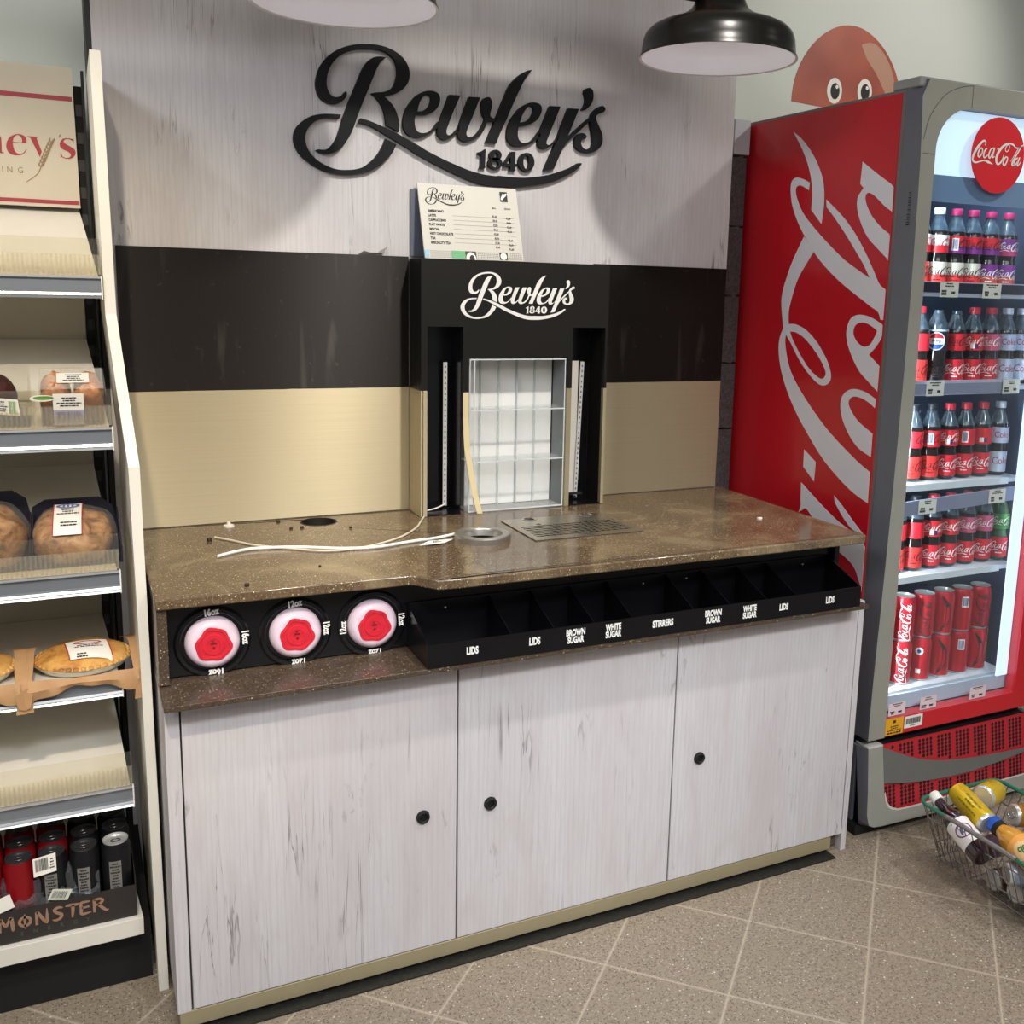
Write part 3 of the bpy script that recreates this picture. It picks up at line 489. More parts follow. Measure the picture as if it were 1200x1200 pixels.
# ------------------------------------------------------------------ condiment tray
TX0, TX1, TYF, TYB, TB, TF_, TK = .514, 1.682, -.703, -.5625, .739, .792, .842
ty = thing('condiment_tray', 'long black compartment tray for lids, sugars and stirrers on the stone ledge', 'tray', (1.1, -.64, .739))
link('tray_floor', MB().box(TX0, TX1, TYF, TYB, TB, TB+.003), BLACK, ty)
link('front_panel', MB().box(TX0, TX1, TYF-.003, TYF, TB, TF_), BLACK, ty)
link('back_panel', MB().box(TX0, TX1, TYB-.003, TYB, TB+.003, TK), BLACK, ty)
def cheek(x0, x1, dz=0): return MB().poly([[(TYF, TB+.003), (TYB-.003, TB+.003), (TYB-.003, TK-dz), (TYF, TF_-dz)]], lambda a, b: (x0, a, b), lambda a, b: (x1, a, b))
for x in (TX0, TX1-.003): link('side_panel', cheek(x, x+.003), BLACK, ty)
for x in (.703, .806, .906, 1.005, 1.172, 1.276, 1.385, 1.477): link('divider', cheek(x, x+.0025, .003), BLACK, ty)
fr = link('tray_lettering', put_text(MB(), 'LIDS', .613, .768, .016, XZ(-.7068), bold=.05, condense=.62), WHITE_INK, ty)
for s, x, z in (('LIDS', .758, .769), ('BROWN\nSUGAR', .858, .768), ('WHITE\nSUGAR', .954, .768), ('STIRRERS', 1.085, .769), ('BROWN\nSUGAR', 1.225, .768), ('WHITE\nSUGAR', 1.332, .767), ('LIDS', 1.435, .767), ('LIDS', 1.581, .768)):
    link('tray_lettering', put_text(MB(), s, x, z, .016 if '\n' not in s else .0145, XZ(-.7068), bold=.05, condense=.62), WHITE_INK, ty)
for x in (.60, 1.11, 1.235, 1.60):
    link('fixing_screw', MB().lathe([(.0, .004), (.003, .003), (.0042, 0)], 12, Matrix.Translation((x, TYB-.003, .822)) @ FR, cap=False), CHROME, ty)

# ------------------------------------------------------------------ splashback sheets and the black housing
BAND = steel_mat('grimy_black_brushed_metal', '#211d1a', .5, .55, .97, '#4a4540')
ZB, ZT = 1.2585, 1.6005
for x0, x1, l, tags in ((-.014, .6895, 'champagne steel splashback with black upper band behind the cable hole', 0), (1.2365, 1.694, 'champagne steel splashback with black upper band beside the red fridge', 1)):
    sp = thing('splashback', l, 'splashback', ((x0+x1)/2, -.004, 1.2), 'splashback sheets on the wood wall')
    link('upper_band', MB().box(x0, x1, -.006, -.0015, ZB+.0005, ZT), BAND, sp, bevel=.0008)
    link('lower_sheet', MB().box(x0, x1, -.005, -.0015, H+.002, ZB-.0005), STEEL, sp, bevel=.0006)
for x, z in ((.30, 1.39), (.36, 1.385)): pass
YH = -.107
hs = thing('machine_housing', 'black and champagne steel housing with two tall recesses standing on the worktop', 'housing', (.965, -.05, H))
def fr_piece(x0, x1, z0, z1, m, nm, y1=-.092): link(nm, MB().box(x0, x1, YH, y1, z0, z1), m, hs, bevel=.0006)
hx = [.691, .708, .806, .824, 1.110, 1.128, 1.227, 1.235]
fr_face = [[(.691, ZB), (.708, ZB), (.708, 1.4235), (.806, 1.4235), (.806, ZB-.006), (.8225, ZB-.006), (.8225, 1.3425), (1.1125, 1.3425), (1.1125, ZB-.002), (1.1265, ZB-.002), (1.1265, 1.4235), (1.2275, 1.4235), (1.2275, ZB-.004), (1.2355, ZB-.004), (1.2355, 1.596), (.691, 1.596)]]
link('black_face', MB().poly(fr_face, XZ(YH), XZ(-.092)), SATIN, hs)
for x0, x1, z1 in ((.697, .708, ZB-.001), (1.1125, 1.1265, ZB-.003), (1.2275, 1.2365, ZB-.005)): fr_piece(x0, x1, H+.001, z1, STEEL, 'steel_strip')
# curled strip beside the rack
cv = [(.8065, 1.25), (.807, 1.20), (.808, 1.15), (.811, 1.10), (.817, 1.06), (.825, 1.01), (.834, .965), (.845, .922)]
cv = smooth_open([(a, b, .0) for a, b in cv], 4); n = len(cv); wv = MB()
L_ = [(a-.000, YH-.002-.012*max(0, (1.10-b))/.18, b) for a, b, _ in cv]; R2 = [(a+.0155, YH-.002-.012*max(0, (1.10-b))/.18, b) for a, b, _ in cv]
bk = [(p[0], p[1]+.0015, p[2]) for p in L_]; bk2 = [(p[0], p[1]+.0015, p[2]) for p in R2]
wv.add(L_+R2+bk+bk2, [(i, i+1, n+i+1, n+i) for i in range(n-1)]+[(2*n+i, 3*n+i, 3*n+i+1, 2*n+i+1) for i in range(n-1)]+[(i, 2*n+i, 2*n+i+1, i+1) for i in range(n-1)]+[(n+i, n+i+1, 3*n+i+1, 3*n+i) for i in range(n-1)])
k = link('curled_strip', wv, mat('pale_cream_edging', '#e0cfa0', .45, var=.03), hs); k['label'] = 'cream edging strip peeling away at the bottom'
link('side_panel', MB().box(.6905, .6955, -.0915, -.0065, ZB, 1.596), SATIN, hs)
link('side_panel', MB().box(.6905, .6955, YH+.001, -.0065, H+.001, ZB-.001), STEEL, hs)
link('side_panel', MB().box(1.231, 1.236, -.0915, -.0065, H+.001, 1.596), SATIN, hs)
link('top_panel', MB().box(.691, 1.2355, -.0915, -.0065, 1.589, 1.5955), SATIN, hs)
link('back_panel', MB().box(.698, 1.229, -.0095, -.0065, H+.001, 1.588), BLACK, hs)
for x in (.806, 1.1265): link('recess_wall', MB().box(x-.001, x+.001, -.0915, -.010, H+.001, 1.588), BLACK, hs)
fl = MB().box(.709, .804, -.105, -.010, H+.001, H+.004); link('recess_floor', fl, BLACK, hs)
link('recess_floor', MB().box(1.129, 1.226, -.105, -.010, H+.001, H+.004), BLACK, hs)
for x, y, z1, z0, lean in ((.7835, -.03, 1.325, .93, 0), (1.186, -.052, 1.325, .93, .012)):
    sm = MB(); sm.poly([[(x-.0055, z1), (x+.0055, z1), (x+.0055-lean, z0), (x-.0055-lean, z0)]], XZ(y), XZ(y+.002))
    e = link('light_strip', sm, mat('unlit_white_strip', '#cfcfcd', .5), hs); dm = MB()
    for i in range(26):
        z = z1-.012-i*.0148; xx = x-lean*(z1-z)/(z1-z0); dm.rect(xx-.002, xx+.002, z-.003, z+.003, XZ(y-.0006))
    link('strip_diode', dm, mat('grey_diode', '#6a6a6c', .4), e)
link('white_board', MB().box(1.132, 1.176, -.046, -.043, .945, 1.327), mat('off_white_board', '#d9d6cc', .5, var=.02), hs)
link('loose_wire', MB().tube(smooth_open([(.716, -.06, H+.006), (.745, -.055, H+.009), (.77, -.04, H+.012), (.7835, -.033, .935)], 4), .0022, 6), CARD, hs)
link('cable_clip', MB().box(1.135, 1.185, -.075, -.066, .945, .951).box(1.150, 1.158, -.09, -.05, .938, .944), MATTE_BLACK, hs)
lo = MB(); put_sign(lo, .7985, 1.4455, .385, XZ(YH-.0012), XZ(YH-.0002)); link('logo_lettering', lo, WHITE_INK, hs)
# acrylic cup rack
RX0, RX1, RY0, RY1, RZ0, RZ1 = .826, 1.109, -.103, -.012, H+.003, 1.339
rk = thing('cup_rack', 'clear acrylic pigeonhole rack with white back standing in the black housing', 'rack', ((RX0+RX1)/2, -.05, H))
ACR = clear_mat('clear_acrylic', '#f7f9f9', .02)
link('rack_back', MB().box(RX0+.018, RX1-.004, -.020, -.016, RZ0, RZ1-.004), mat('white_rack_back', '#f3f3f0', .4, var=.015, emit=0), rk)
link('rack_side', MB().box(RX0, RX0+.003, RY0, RY1-.01, RZ0, RZ1), ACR, rk)
link('rack_side', MB().box(RX1-.003, RX1, RY0, RY1-.01, RZ0, RZ1), ACR, rk)
link('rack_top', MB().box(RX0+.003, RX1-.003, RY0, RY1-.01, RZ1-.003, RZ1), ACR, rk)
EDGE = mat('frosted_acrylic_edge', '#d4d8da', .3)
for z in (1.060, 1.200, RZ0+.001): link('rack_shelf', MB().box(RX0+.003, RX1-.003, RY0+.002, RY1-.012, z-.0015, z+.0015), ACR, rk)
ed = MB()
for z in (1.060, 1.200, RZ0+.0015, RZ1-.002): ed.box(RX0, RX1, RY0-.001, RY0+.0012, z-.0017, z+.0017)
for x in (RX0, RX0+.013, RX1-.003): ed.box(x, x+.0028, RY0-.0005, RY0+.001, RZ0, RZ1)
link('rack_edge', ed, EDGE, rk)
for i in range(1, 5):
    x = RX0+.004+i*.0545
    link('rack_divider', MB().box(x-.0008, x+.0008, -.036, -.021, RZ0, RZ1-.004), EDGE if i == 3 else ACR, rk)

# ------------------------------------------------------------------ menu board leaning on top of the housing
mb_ = thing('menu_board', 'cream drinks menu board leaning on top of the black housing', 'menu board', (.85, -.05, 1.597))
A0, A1, B0, B1 = Vector((.7135, -.070, 1.5972)), Vector((.984, -.085, 1.5972)), Vector((.7085, -.018, 1.7885)), Vector((.980, -.026, 1.7845))
MN = (A1-A0).cross(B0-A0).normalized()
if MN.y > 0: MN = -MN
def mf(d): return lambda a, b: tuple(A0+(A1-A0)*a+(B0-A0)*b+MN*d)
link('board', MB().rect(0, 1, 0, 1, mf(.0), f1=mf(-.006)), mat('cream_menu_card', '#c9c5b9', .5, var=.01), mb_)
F_ = mf(.0006); ink = MB()
put_sign(ink, .06, .735, 1.0, lambda a, b: F_(.06+(a-.06)*.40/.86, .72+(b-.735)*.235/.32), skip=('1', '8', '4', '0'), k=2)
link('menu_logo', ink, BLACK_INK, mb_)
tw = MB(); FT = lambda a, b: F_(a/.27, b/.19)
for i, s in enumerate(('AMERICANO', 'LATTE', 'CAPPUCCINO', 'FLAT WHITE', 'MOCHA', 'HOT CHOCOLATE', 'TEA', 'SPECIALITY TEA')):
    y = .1205-i*.0115
    put_text(tw, s, .020, y, .0062, FT, bold=.045, condense=.85, align='l')
    for c, x in ((0, .201), (1, .239)):
        if not (c and s == 'MOCHA'): put_text(tw, '€2.%d0' % (3+(i*2+c*3) % 6), x, y-.006-.004*c, .0048, FT, bold=.03)
    if i: tw.rect(.085, .255, y+.0015, y+.0019, FT)
put_text(tw, 'SMALL', .202, .136, .0038, FT); put_text(tw, 'REGULAR', .240, .136, .0038, FT)
link('menu_lettering', tw, BLACK_INK, mb_)
sq = MB().rect(.222, .243, .154, .180, FT); q = link('black_emblem', sq, BLACK_INK, mb_)
F2 = mf(.0009); FT2 = lambda a, b: F2(a/.27, b/.19)
em = MB(); em.ribbon([(.225, .159, .002), (.230, .167, .004), (.237, .172, .003), (.241, .176, .001)], FT2); em.disc(.2315, .1725, .0028, FT2); link('emblem_swirl', em, CARD, q)
pt = MB()
bands = ((.0, .012, 0), (.071, .109, 1), (.109, .139, 2), (.203, .226, 2))
for a0, a1, k in bands: pt.rect(a0, a1, .002, .021, FT, k)
for a0, a1 in ((.014, .07), (.141, .202), (.228, .268)):
    x = a0+.002; j = 0
    while x < a1-.002:
        for r in range(5): pt.rect(x, x+.0018, .003+r*.0038, .0045+r*.0038, FT, 2)
        x += .0042
link('pattern_band', pt, [mat('sky_blue_print', '#8cc0d4', .5), mat('green_print', '#5fae74', .5), mat('dark_brown_print', '#33302c', .5)], mb_)
p2 = MB(); p2.disc(.124, .002, .0135, FT2, ry=.0165); p2.disc(.2145, .011, .009, FT2); p3 = MB(); F3 = mf(.0012); p3.disc(.1265, .002, .007, lambda a, b: F3(a/.27, b/.19), ry=.0095)
pw = link('pattern_circle', p2, CARD, mb_); link('circle_centre', p3, BLACK_INK, pw)
link('backing_sheet', MB().box(.694, .96, -.008, -.0015, 1.602, 1.772), mat('slate_blue_card', '#5c6070', .6), mb_)

# ------------------------------------------------------------------ big sign letters on the wood wall
sg = thing('wall_sign', 'large black raised script sign above the menu board on the wood wall', 'sign', (.83, -.007, 1.8))
parts = {}
for nm, loops in SIGN: parts.setdefault({'B': 'capital_letter', 'swash': 'underline_swash', 'apostrophe': 'apostrophe'}.get(nm, 'numeral' if nm.isdigit() else 'letter')+'|'+nm+('2' if nm == 'e' and 'letter|e' in parts else ''), []).append(loops)
SIGN_M = mat('black_sign_acrylic', '#101013', .6, var=.05, spec=.25)
for key, lps in parts.items():
    m_ = MB()
    for l in lps:
        m_.poly([[(.4+a, 1.8+b) for a, b in q] for q in smoothed(l, 4)], XZ(-.014), XZ(-.0005))
    link(key.split('|')[0], m_, SIGN_M, sg)

# ------------------------------------------------------------------ pendants and their batten
PEND_OUT = mat('black_satin_lamp', '#141310', .3, .3, var=.05); PEND_IN = mat('white_lamp_inside', '#f4f1f3', .6, var=.01)
bt = MB().box(-.6, 1.40, -.425, -.375, 2.232, 2.30)
tag(link('wooden_batten', bt, mat('reddish_brown_wood', '#6b3a30', .6, var=.15, scale=10, stretch=(1, 8, 8)), base=(.53, -.40, 2.232)), 'reddish brown wooden batten carrying the two black pendant lamps', 'batten')
for x, l in ((.431, 'black dome pendant lamp over the capital letter of the script sign'), (1.362, 'black dome pendant lamp with white inside beside the red egg decal')):
    p = thing('pendant_lamp', l, 'lamp', (x, -.40, 2.10), 'black pendant lamps')
    T = Matrix.Translation((x, -.40, 2.098))
    op = [(.1955, 0), (.1955, .003), (.1905, .011), (.1885, .029), (.1865, .045), (.181, .059), (.169, .071), (.151, .080), (.126, .088), (.103, .097), (.084, .107), (.071, .118), (.064, .131), (.062, .137)]
    sh = MB().lathe(op, 64, T, cap=False); sh.lathe([(.1955, 0), (.189, .002), (.1865, .028), (.1845, .044), (.179, .057), (.167, .069), (.149, .078), (.10, .095), (.06, .118), (.0, .122)], 64, T, mi=1, cap=False)
    link('lamp_shade', sh, [PEND_OUT, PEND_IN], p)
    link('lamp_cap', MB().lathe([(.062, .137), (.058, .1395), (0, .1398)], 32, T, cap=False), PEND_OUT, p)
    pl = bpy.data.lights.new('pendant_fill', 'POINT'); pl.energy = .22; pl.color = (.97, .95, 1); pl.shadow_soft_size = .03; po = bpy.data.objects.new('pendant_fill', pl); COL.objects.link(po); po.location = (x, -.40, 2.135)  # small fill added to brighten the inside of the shade
    link('bulb_socket', MB().lathe([(.022, .114), (.022, .095), (.018, .09), (0, .09)], 20, T, cap=False), WHITE_METAL, p)
# egg decal on the plaster
eg = thing('egg_decal', 'reddish brown glossy egg decal with two round eyes on the plaster wall', 'decal', (2.26, YW-.002, 2.2))
cxe, cze, rw, rh = 2.268, 2.135, .234, .27
pts = [(cxe+rw*math.cos(a)*(1 if math.sin(a) > -.2 else 1), cze+.02+rh*math.sin(a)) for a in [PI*i/40 for i in range(41)]]
pts = [(cxe-.232, 2.149), (cxe+.02, 2.105), (cxe+.245, 2.149)][:0]+[(cxe+.235*math.cos(a)*(1-.08*max(0, math.sin(a))**3), 2.149+.262*math.sin(a)) for a in [PI*i/48 for i in range(49)]]+[(cxe+.05, 2.135)]
em_, nt, b = new_mat('egg_decal_print')
tc = N(nt, 'ShaderNodeTexCoord'); no = N(nt, 'ShaderNodeTexNoise', Scale=5., Detail=1.); nt.links.new(tc.outputs['Object'], no.inputs['Vector'])
nt.links.new(ramp(nt, no.outputs[0], [(.35, srgb('#94402f')), (.65, srgb('#b45a3e'))]), b.inputs['Base Color']); b.inputs['Roughness'].default_value = .5
link('egg_print', MB().poly([pts], XZ(YW-.0015), XZ(YW-.0002)), em_, eg)
pz = MB(); pz.ribbon([(2.31, 2.355, .002), (2.35, 2.34, .03), (2.40, 2.30, .034), (2.44, 2.24, .028), (2.462, 2.185, .012)], XZ(YW-.0019))
link('pale_patch', pz, mat('pale_brown_print', '#b98c74', .5, var=.02), eg)
for x, z in ((2.207, 2.199), (2.336, 2.209)):
    e = link('eye', MB().disc(x, z, .0315, XZ(YW-.0022), ry=.041), CARD, eg)
    link('pupil', MB().disc(x+.002, z-.001, .019, XZ(YW-.0026), ry=.026), BLACK_INK, e); link('eye_glint', MB().disc(x+.009, z+.013, .006, XZ(YW-.003)), CARD, e)
# ------------------------------------------------------------------ glass door drinks fridge
FX0, FX1, FYF, FYB = 1.852, 2.512, -.60, .155
RED = mat('fridge_red', '#cb1c28', .3, var=.03, scale=3, coat=.3)
SILVER = mat('silver_frame', '#a3a398', .42, .3, var=.03); SHADED_SILVER = mat('silver_frame_shaded', '#6c6e76', .45, .2, var=.03)  # second silver is darker: shade on frame and base sides put into the colour
LINER = mat('pale_liner', '#c7d6e6', .4, var=.02); DARKLINER = mat('dark_blue_liner', '#0d1322', .55, var=.1)
fg = thing('drinks_fridge', 'tall red and silver glass door drinks fridge with white script down its side', 'fridge', (2.18, -.22, 0))
bd = MB().box(FX0, FX0+.045, -.545, FYB, .283, 2.060).box(FX1-.045, FX1, -.545, FYB, .283, 2.060).box(FX0+.045, FX1-.045, .11, FYB, .283, 2.060)
bd.box(FX0+.045, FX1-.045, -.545, .11, 2.03, 2.060).box(FX0+.045, FX1-.045, -.545, .11, .283, .372)
link('body', bd, GREY_METAL, fg)
sd = link('side_panel', MB().box(FX0-.0035, FX0-.0002, -.532, FYB-.003, .30, 2.052), RED, fg); sd['label'] = 'red side panel with white script'
sl = MB(); sf = lambda d: (lambda a, b: (FX0-d, a, b))
for loops in COKE:
    sm_ = [[(max(-.529, a), b) for a, b in l] for l in smoothed(loops, 4)]
    sl.poly(sm_, sf(.0042), sf(.0036))
link('side_lettering', sl, mat('white_vinyl', '#e9e9ee', .4, var=.01), sd)
link('top_cap', MB().box(FX0, FX1, -.590, -.492, 2.061, 2.086), mat('pale_grey_cap', '#9a9c99', .5), fg, bevel=.004)
link('liner', MB().box(FX0+.046, FX1-.046, .095, .108, .373, 2.029), DARKLINER, fg)
for x in (FX0+.0455, FX1-.0505): link('liner', MB().box(x, x+.005, -.53, .094, .373, 2.029), mat('side_liner', '#39465c', .45, var=.03), fg)
link('liner', MB().box(FX0+.052, FX1-.052, -.53, .094, .373, .386), mat('bright_floor_liner', '#dfe8f0', .35, var=.02), fg)
# front frame with rounded opening
def arc(cx, cy, r, a0, a1, n=10, ry=None): return [(cx+r*math.cos(a0+(a1-a0)*i/n), cy+(ry or r)*math.sin(a0+(a1-a0)*i/n)) for i in range(n+1)]
bow = smooth_open([(1.852, .286, 0), (1.853, .463, 0), (1.865, .95, 0), (1.870, 1.416, 0), (1.866, 1.80, 0), (1.860, 1.95, 0), (1.854, 2.035, 0)], 4)
outer = [(2.512, .286)]+[(2.512, 2.06), (2.49, 2.08)]+[(1.875, 2.079)]+[(p[0], p[1]) for p in reversed(bow)]
inner = [(2.492, .286-.0), (2.492, 1.90)]+arc(2.382, 1.91, .11, 0, PI/2)+arc(2.032, 1.91, .118, PI/2, PI, 12, .11)+[(1.913, .286)]
fpoly = outer[:-1]+[(1.852, .2862), (1.913, .2862)]+list(reversed(inner[1:-1]))+[(2.492, .2862)]
ff = lambda a, b: (a, FYF, b)
fb = lambda a, b: (a if a > 1.9 else FX0, -.546, b)
link('door_frame', MB().poly([fpoly], ff, fb, mw=1), [SILVER, SHADED_SILVER], fg, smooth=25)
se = MB(); fs = XZ(FYF-.0006)
for st in ([(2.026, 2.078, .0007), (2.027, 2.021, .0007)], [(1.868, 1.897, .0007), (1.914, 1.897, .0007)], [(1.868, 1.93, .0009), (1.885, 1.99, .0009), (1.93, 2.045, .0009), (1.985, 2.07, .0009), (2.026, 2.077, .0009)]): se.ribbon(st, fs)
link('frame_seam', se, mat('seam_grey', '#5a5b58', .5), fg)
stk = MB(); sg2 = lambda a, b: (FX0+.0148+(-.0125)*0-.0, a, b)
# red door: bottom and side rails
dr = MB().box(1.9135, 2.4915, -.598, -.56, .288, .340).box(2.434, 2.4915, -.598, -.56, .340, 2.0)
link('floor_front', MB().box(1.914, 2.452, -.556, -.547, .342, .387), mat('pale_blue_floor_front', '#c3d6e6', .4), fg)
door = link('door', dr, RED, fg); door['label'] = 'red door with glass pane'
link('door_glass', MB().box(1.914, 2.433, -.5935, -.5905, .341, 2.015), clear_mat('fridge_glass', '#f4f8f9', .0, .03, .05), door)
y1 = MB().rect(1.9145, 1.982, .2895, .3405, XZ(-.5988)); yl = link('price_sticker', y1, mat('amber_label', '#e2a51e', .5, var=.02), door); yl['label'] = 'amber price sticker'
yt = MB(); lines(yt, 1.922, 1.975, .300, .318, 3, XZ(-.5992), seed=3); lines(yt, 1.938, 1.958, .322, .334, 1, XZ(-.5992), fill=.7); lines(yt, 1.918, 1.979, .291, .299, 1, XZ(-.5992), seed=6, fill=.6); link('sticker_print', yt, BLACK_INK, yl)
y2 = MB().rect(1.986, 2.056, .3005, .337, XZ(-.5988)); wl = link('barcode_sticker', y2, CARD, door)
link('barcode_print', lines(barcode(MB(), 1.992, 2.048, .312, .330, XZ(-.5992), n=18), 1.998, 2.04, .304, .309, 1, XZ(-.5992)), BLACK_INK, wl)
for i, (x0, x1) in enumerate(((1.925, 1.989), (2.046, 2.110), (2.245, 2.312))):
    tkt = link('price_ticket', MB().rect(x0, x1, .346, .384, XZ(-.5945)), mat('pinkish_ticket', '#e3ccd0', .5, var=.02), door)
    tt = lines(MB(), x0+.012, x1-.012, .372, .383, 2, XZ(-.5950), seed=i); lines(tt, x1-.034, x1-.006, .350, .360, 1, XZ(-.5950), fill=.6); lines(tt, x0+.004, x0+.026, .349, .360, 2, XZ(-.5950), seed=i+5, fill=.7); link('ticket_print', tt, BLACK_INK, tkt)
# lit header, blue band and round sign
link('header_light', MB().box(1.915, 2.43, -.575, -.572, 1.8515, 2.018), mat('lit_header', '#d6ecff', .5, var=.01, emit=.8), fg)
link('header_band', MB().box(1.915, 2.43, -.5785, -.572, 1.783, 1.8505), mat('blue_grey_band', '#7f9cc4', .35, var=.02), fg)
rd = link('round_sign', MB().disc(2.143, 1.912, .098, XZ(-.5975), n=48, f1=XZ(-.5945)), mat('sign_red', '#d8222c', .4, var=.02), door); rd['label'] = 'round red sign with white script'
link('round_sign_lettering', put_script(MB(), 2.149, 1.919, .055, XZ(-.5985), wt=2.1), WHITE_INK, rd)
# led mullion and vertical strip
link('led_strip', MB().box(2.387, 2.431, -.566, -.56, .388, 1.78), mat('led_white', '#cfe6ff', .5, var=.0, emit=1.0), fg)
link('led_strip', MB().box(1.903, 1.911, -.545, -.537, .388, 1.78), mat('led_white_side', '#cfe6ff', .5, var=.0, emit=6.0), fg)
link('shelf_rail_strip', MB().box(2.436, 2.456, -.556, -.53, .39, 1.99), DARKLINER, fg)
SHW = mat('white_shelf', '#dfe8ee', .4, var=.02); RAILB = mat('lilac_grey_rail', '#8f93ab', .35, var=.02)
SH = {1: 1.556, 2: 1.283, 3: 1.004, 4: .733}
for k, z in SH.items():
    s = link('shelf', MB().box(1.905, 2.452, -.532, .09, z-.012, z), SHW, fg)
    if k in (1, 2):
        rl = MB().box(1.905, 2.384, -.541, -.533, z-.021, z+.020)
        r_ = link('price_rail', rl, mat('pale_rail', '#b9bfd6', .35), s)
        if k == 1: link('rail_insert', MB().box(1.906, 2.383, -.5425, -.5412, z-.010, z+.017), mat('dark_navy_insert', '#23243a', .4), r_)
        else: link('rail_insert', MB().box(1.906, 2.383, -.5425, -.5412, z-.018, z+.012), RAILB, r_)
    else: link('shelf_lip', MB().box(1.905, 2.384, -.5365, -.5325, z-.016, z+.003), mat('bright_lip', '#e6eef4', .3), s)
    if k == 3:
        T = Matrix.Translation((1.985, -.542, .940)) @ Matrix.Rotation(-math.radians(2.6), 4, 'Y')
        r_ = link('price_rail', MB().box(-.03, .44, -.003, .003, -.021, .021).xform(T), RAILB, s); r_['label'] = 'price rail hanging at a tilt'
    tl_ = {1: ((2.027, 2.097), (2.19, 2.262)), 2: ((2.009, 2.076), (2.308, 2.378)), 3: ((2.02, 2.088), (2.297, 2.366))}.get(k, ())
    for i, (x0, x1) in enumerate(tl_):
        zc = z-.001 if k < 3 else .9395+(((x0+x1)/2)-1.985)*.0454
        tt = link('price_ticket', MB().rect(x0, x1, zc-.021, zc+.021, XZ(-.5465)), CARD, s)
        tp_ = lines(MB(), x0+.012, x1-.012, zc+.006, zc+.019, 2, XZ(-.5470), seed=k+i); lines(tp_, x0+.004, x0+.028, zc-.017, zc-.002, 2, XZ(-.5470), seed=k+i+9, fill=.8); lines(tp_, x1-.032, x1-.006, zc-.015, zc-.003, 1, XZ(-.5470), fill=.6); link('ticket_print', tp_, BLACK_INK, tt)
# base with swoosh and perforated grille
lean = lambda d: (lambda a, b: (a, -.602-.15*(.262-b)-d, b))
gb = [(2.512, .262), (2.512, .032), (2.20, .030), (1.90, .034), (1.865, .037), (1.848, .046), (1.842, .075), (1.848, .14), (1.854, .2625)]
gh = [(1.909, .262), (1.9085, .156), (1.908, .118), (1.914, .095), (1.927, .078), (1.946, .070), (1.975, .066), (2.08, .065), (2.25, .070), (2.497, .073), (2.4975, .262)]
gp = gb[1:]+[gh[0]]+gh[1:-1]+[gh[-1], gb[0]]
link('base_shell', MB().poly([gp], lean(0), lambda a, b: (a if a > 1.9 else 1.842+.0*b, -.565-.15*(.262-b), b), mw=1), [SILVER, SHADED_SILVER], fg)
link('base_side', MB().box(1.842, 1.852, -.566, .12, .03, .262), SHADED_SILVER, fg)
link('base_rim', MB().poly([[(1.854, .2625), (1.909, .2625), (1.909, .2665), (1.854, .2665)]], lean(0), lambda a, b: (a, -.55, b)), mat('pale_base_top', '#c5c2ba', .5), fg)
lip = [(p[0], p[1]) for p in smooth_open([(1.908, .125, .0), (1.914, .095, .0), (1.927, .079, .0), (1.946, .071, .0), (1.975, .067, .0), (2.08, .066, 0), (2.25, .071, 0), (2.497, .074, 0)], 3)]
lm_ = MB(); nlp = len(lip); lm_.add([lean(.0006)(a, b) for a, b in lip]+[lean(.0006)(a+(.0045 if i < 10 else 0), b+.0055) for i, (a, b) in enumerate(lip)], [(i, i+1, nlp+i+1, nlp+i) for i in range(nlp-1)])
link('grille_lip', lm_, mat('pale_base_top', '#c5c2ba', .5), fg)
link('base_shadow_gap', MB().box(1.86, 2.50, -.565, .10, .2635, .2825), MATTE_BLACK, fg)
link('kick_black', MB().box(1.83, 2.50, -.600, .10, .0, .0285), MATTE_BLACK, fg)
grm = link('grille', MB().poly([gh], lean(-.006), lean(-.010)), mat('grille_red', '#b3202a', .4, var=.05), fg)
ho = [MB(), MB()]; swt = [(1.908, .259), (1.974, .229), (2.043, .202), (2.13, .181), (2.248, .167), (2.37, .160), (2.495, .156)]; swb = [(1.898, .155), (1.981, .143), (2.099, .131), (2.238, .127), (2.358, .134), (2.48, .146)]
def interp(l, x):
    for (a, b), (c, d) in zip(l, l[1:]):
        if a <= x <= c: return b+(d-b)*(x-a)/(c-a)
    return l[-1][1]
hl = lean(-.0056)
for gidx in range(8):
    for c in range(4):
        x = 1.905+gidx*.0745+c*.0148
        for r in range(17):
            z = .250-r*.0113
            if x < 1.914 or x > 2.492 or z < .078 or (x < 1.93 and z < .098): continue
            if interp(swb, x)-.006 < z < interp(swt, x)+.006: continue
            ho[z < interp(swb, x)].disc(x, z, .0055, hl, n=10)
for h_ in ho: link('grille_hole', h_, mat('hole_black', '#120608', .8), grm)
link('base_core', MB().box(1.86, 2.505, -.588, .10, .031, .2615), MATTE_BLACK, fg)
swt_s = smooth_open([(a, b, 0) for a, b in swt[:-1]]+[(2.4965, .156, 0)], 4); swb_s = smooth_open([(1.909, .155, 0)]+[(a, b, 0) for a, b in swb[1:-1]]+[(2.4965, .147, 0)], 4)
link('swoosh_band', MB().poly([[(p[0], p[1]) for p in swt_s]+[(p[0], p[1]) for p in reversed(swb_s)]], lean(.001), lean(-.004)), mat('swoosh_grey', '#6f6f6a', .4, .2, var=.03), fg)
# small printed label on the frame side
sp_ = lambda a, b: (FX0+.0012*0+.0+(.0125*(1 if False else 0))-.0006, a, b)
sb_ = MB()
for i in range(14):
    zz_ = 1.80-i*.0062; sb_.rect(-.583, -.571, zz_-.0035*random.uniform(.4, 1), zz_, lambda a, b: (1.8592, a, b))
link('side_print', sb_, BLACK_INK, fg)
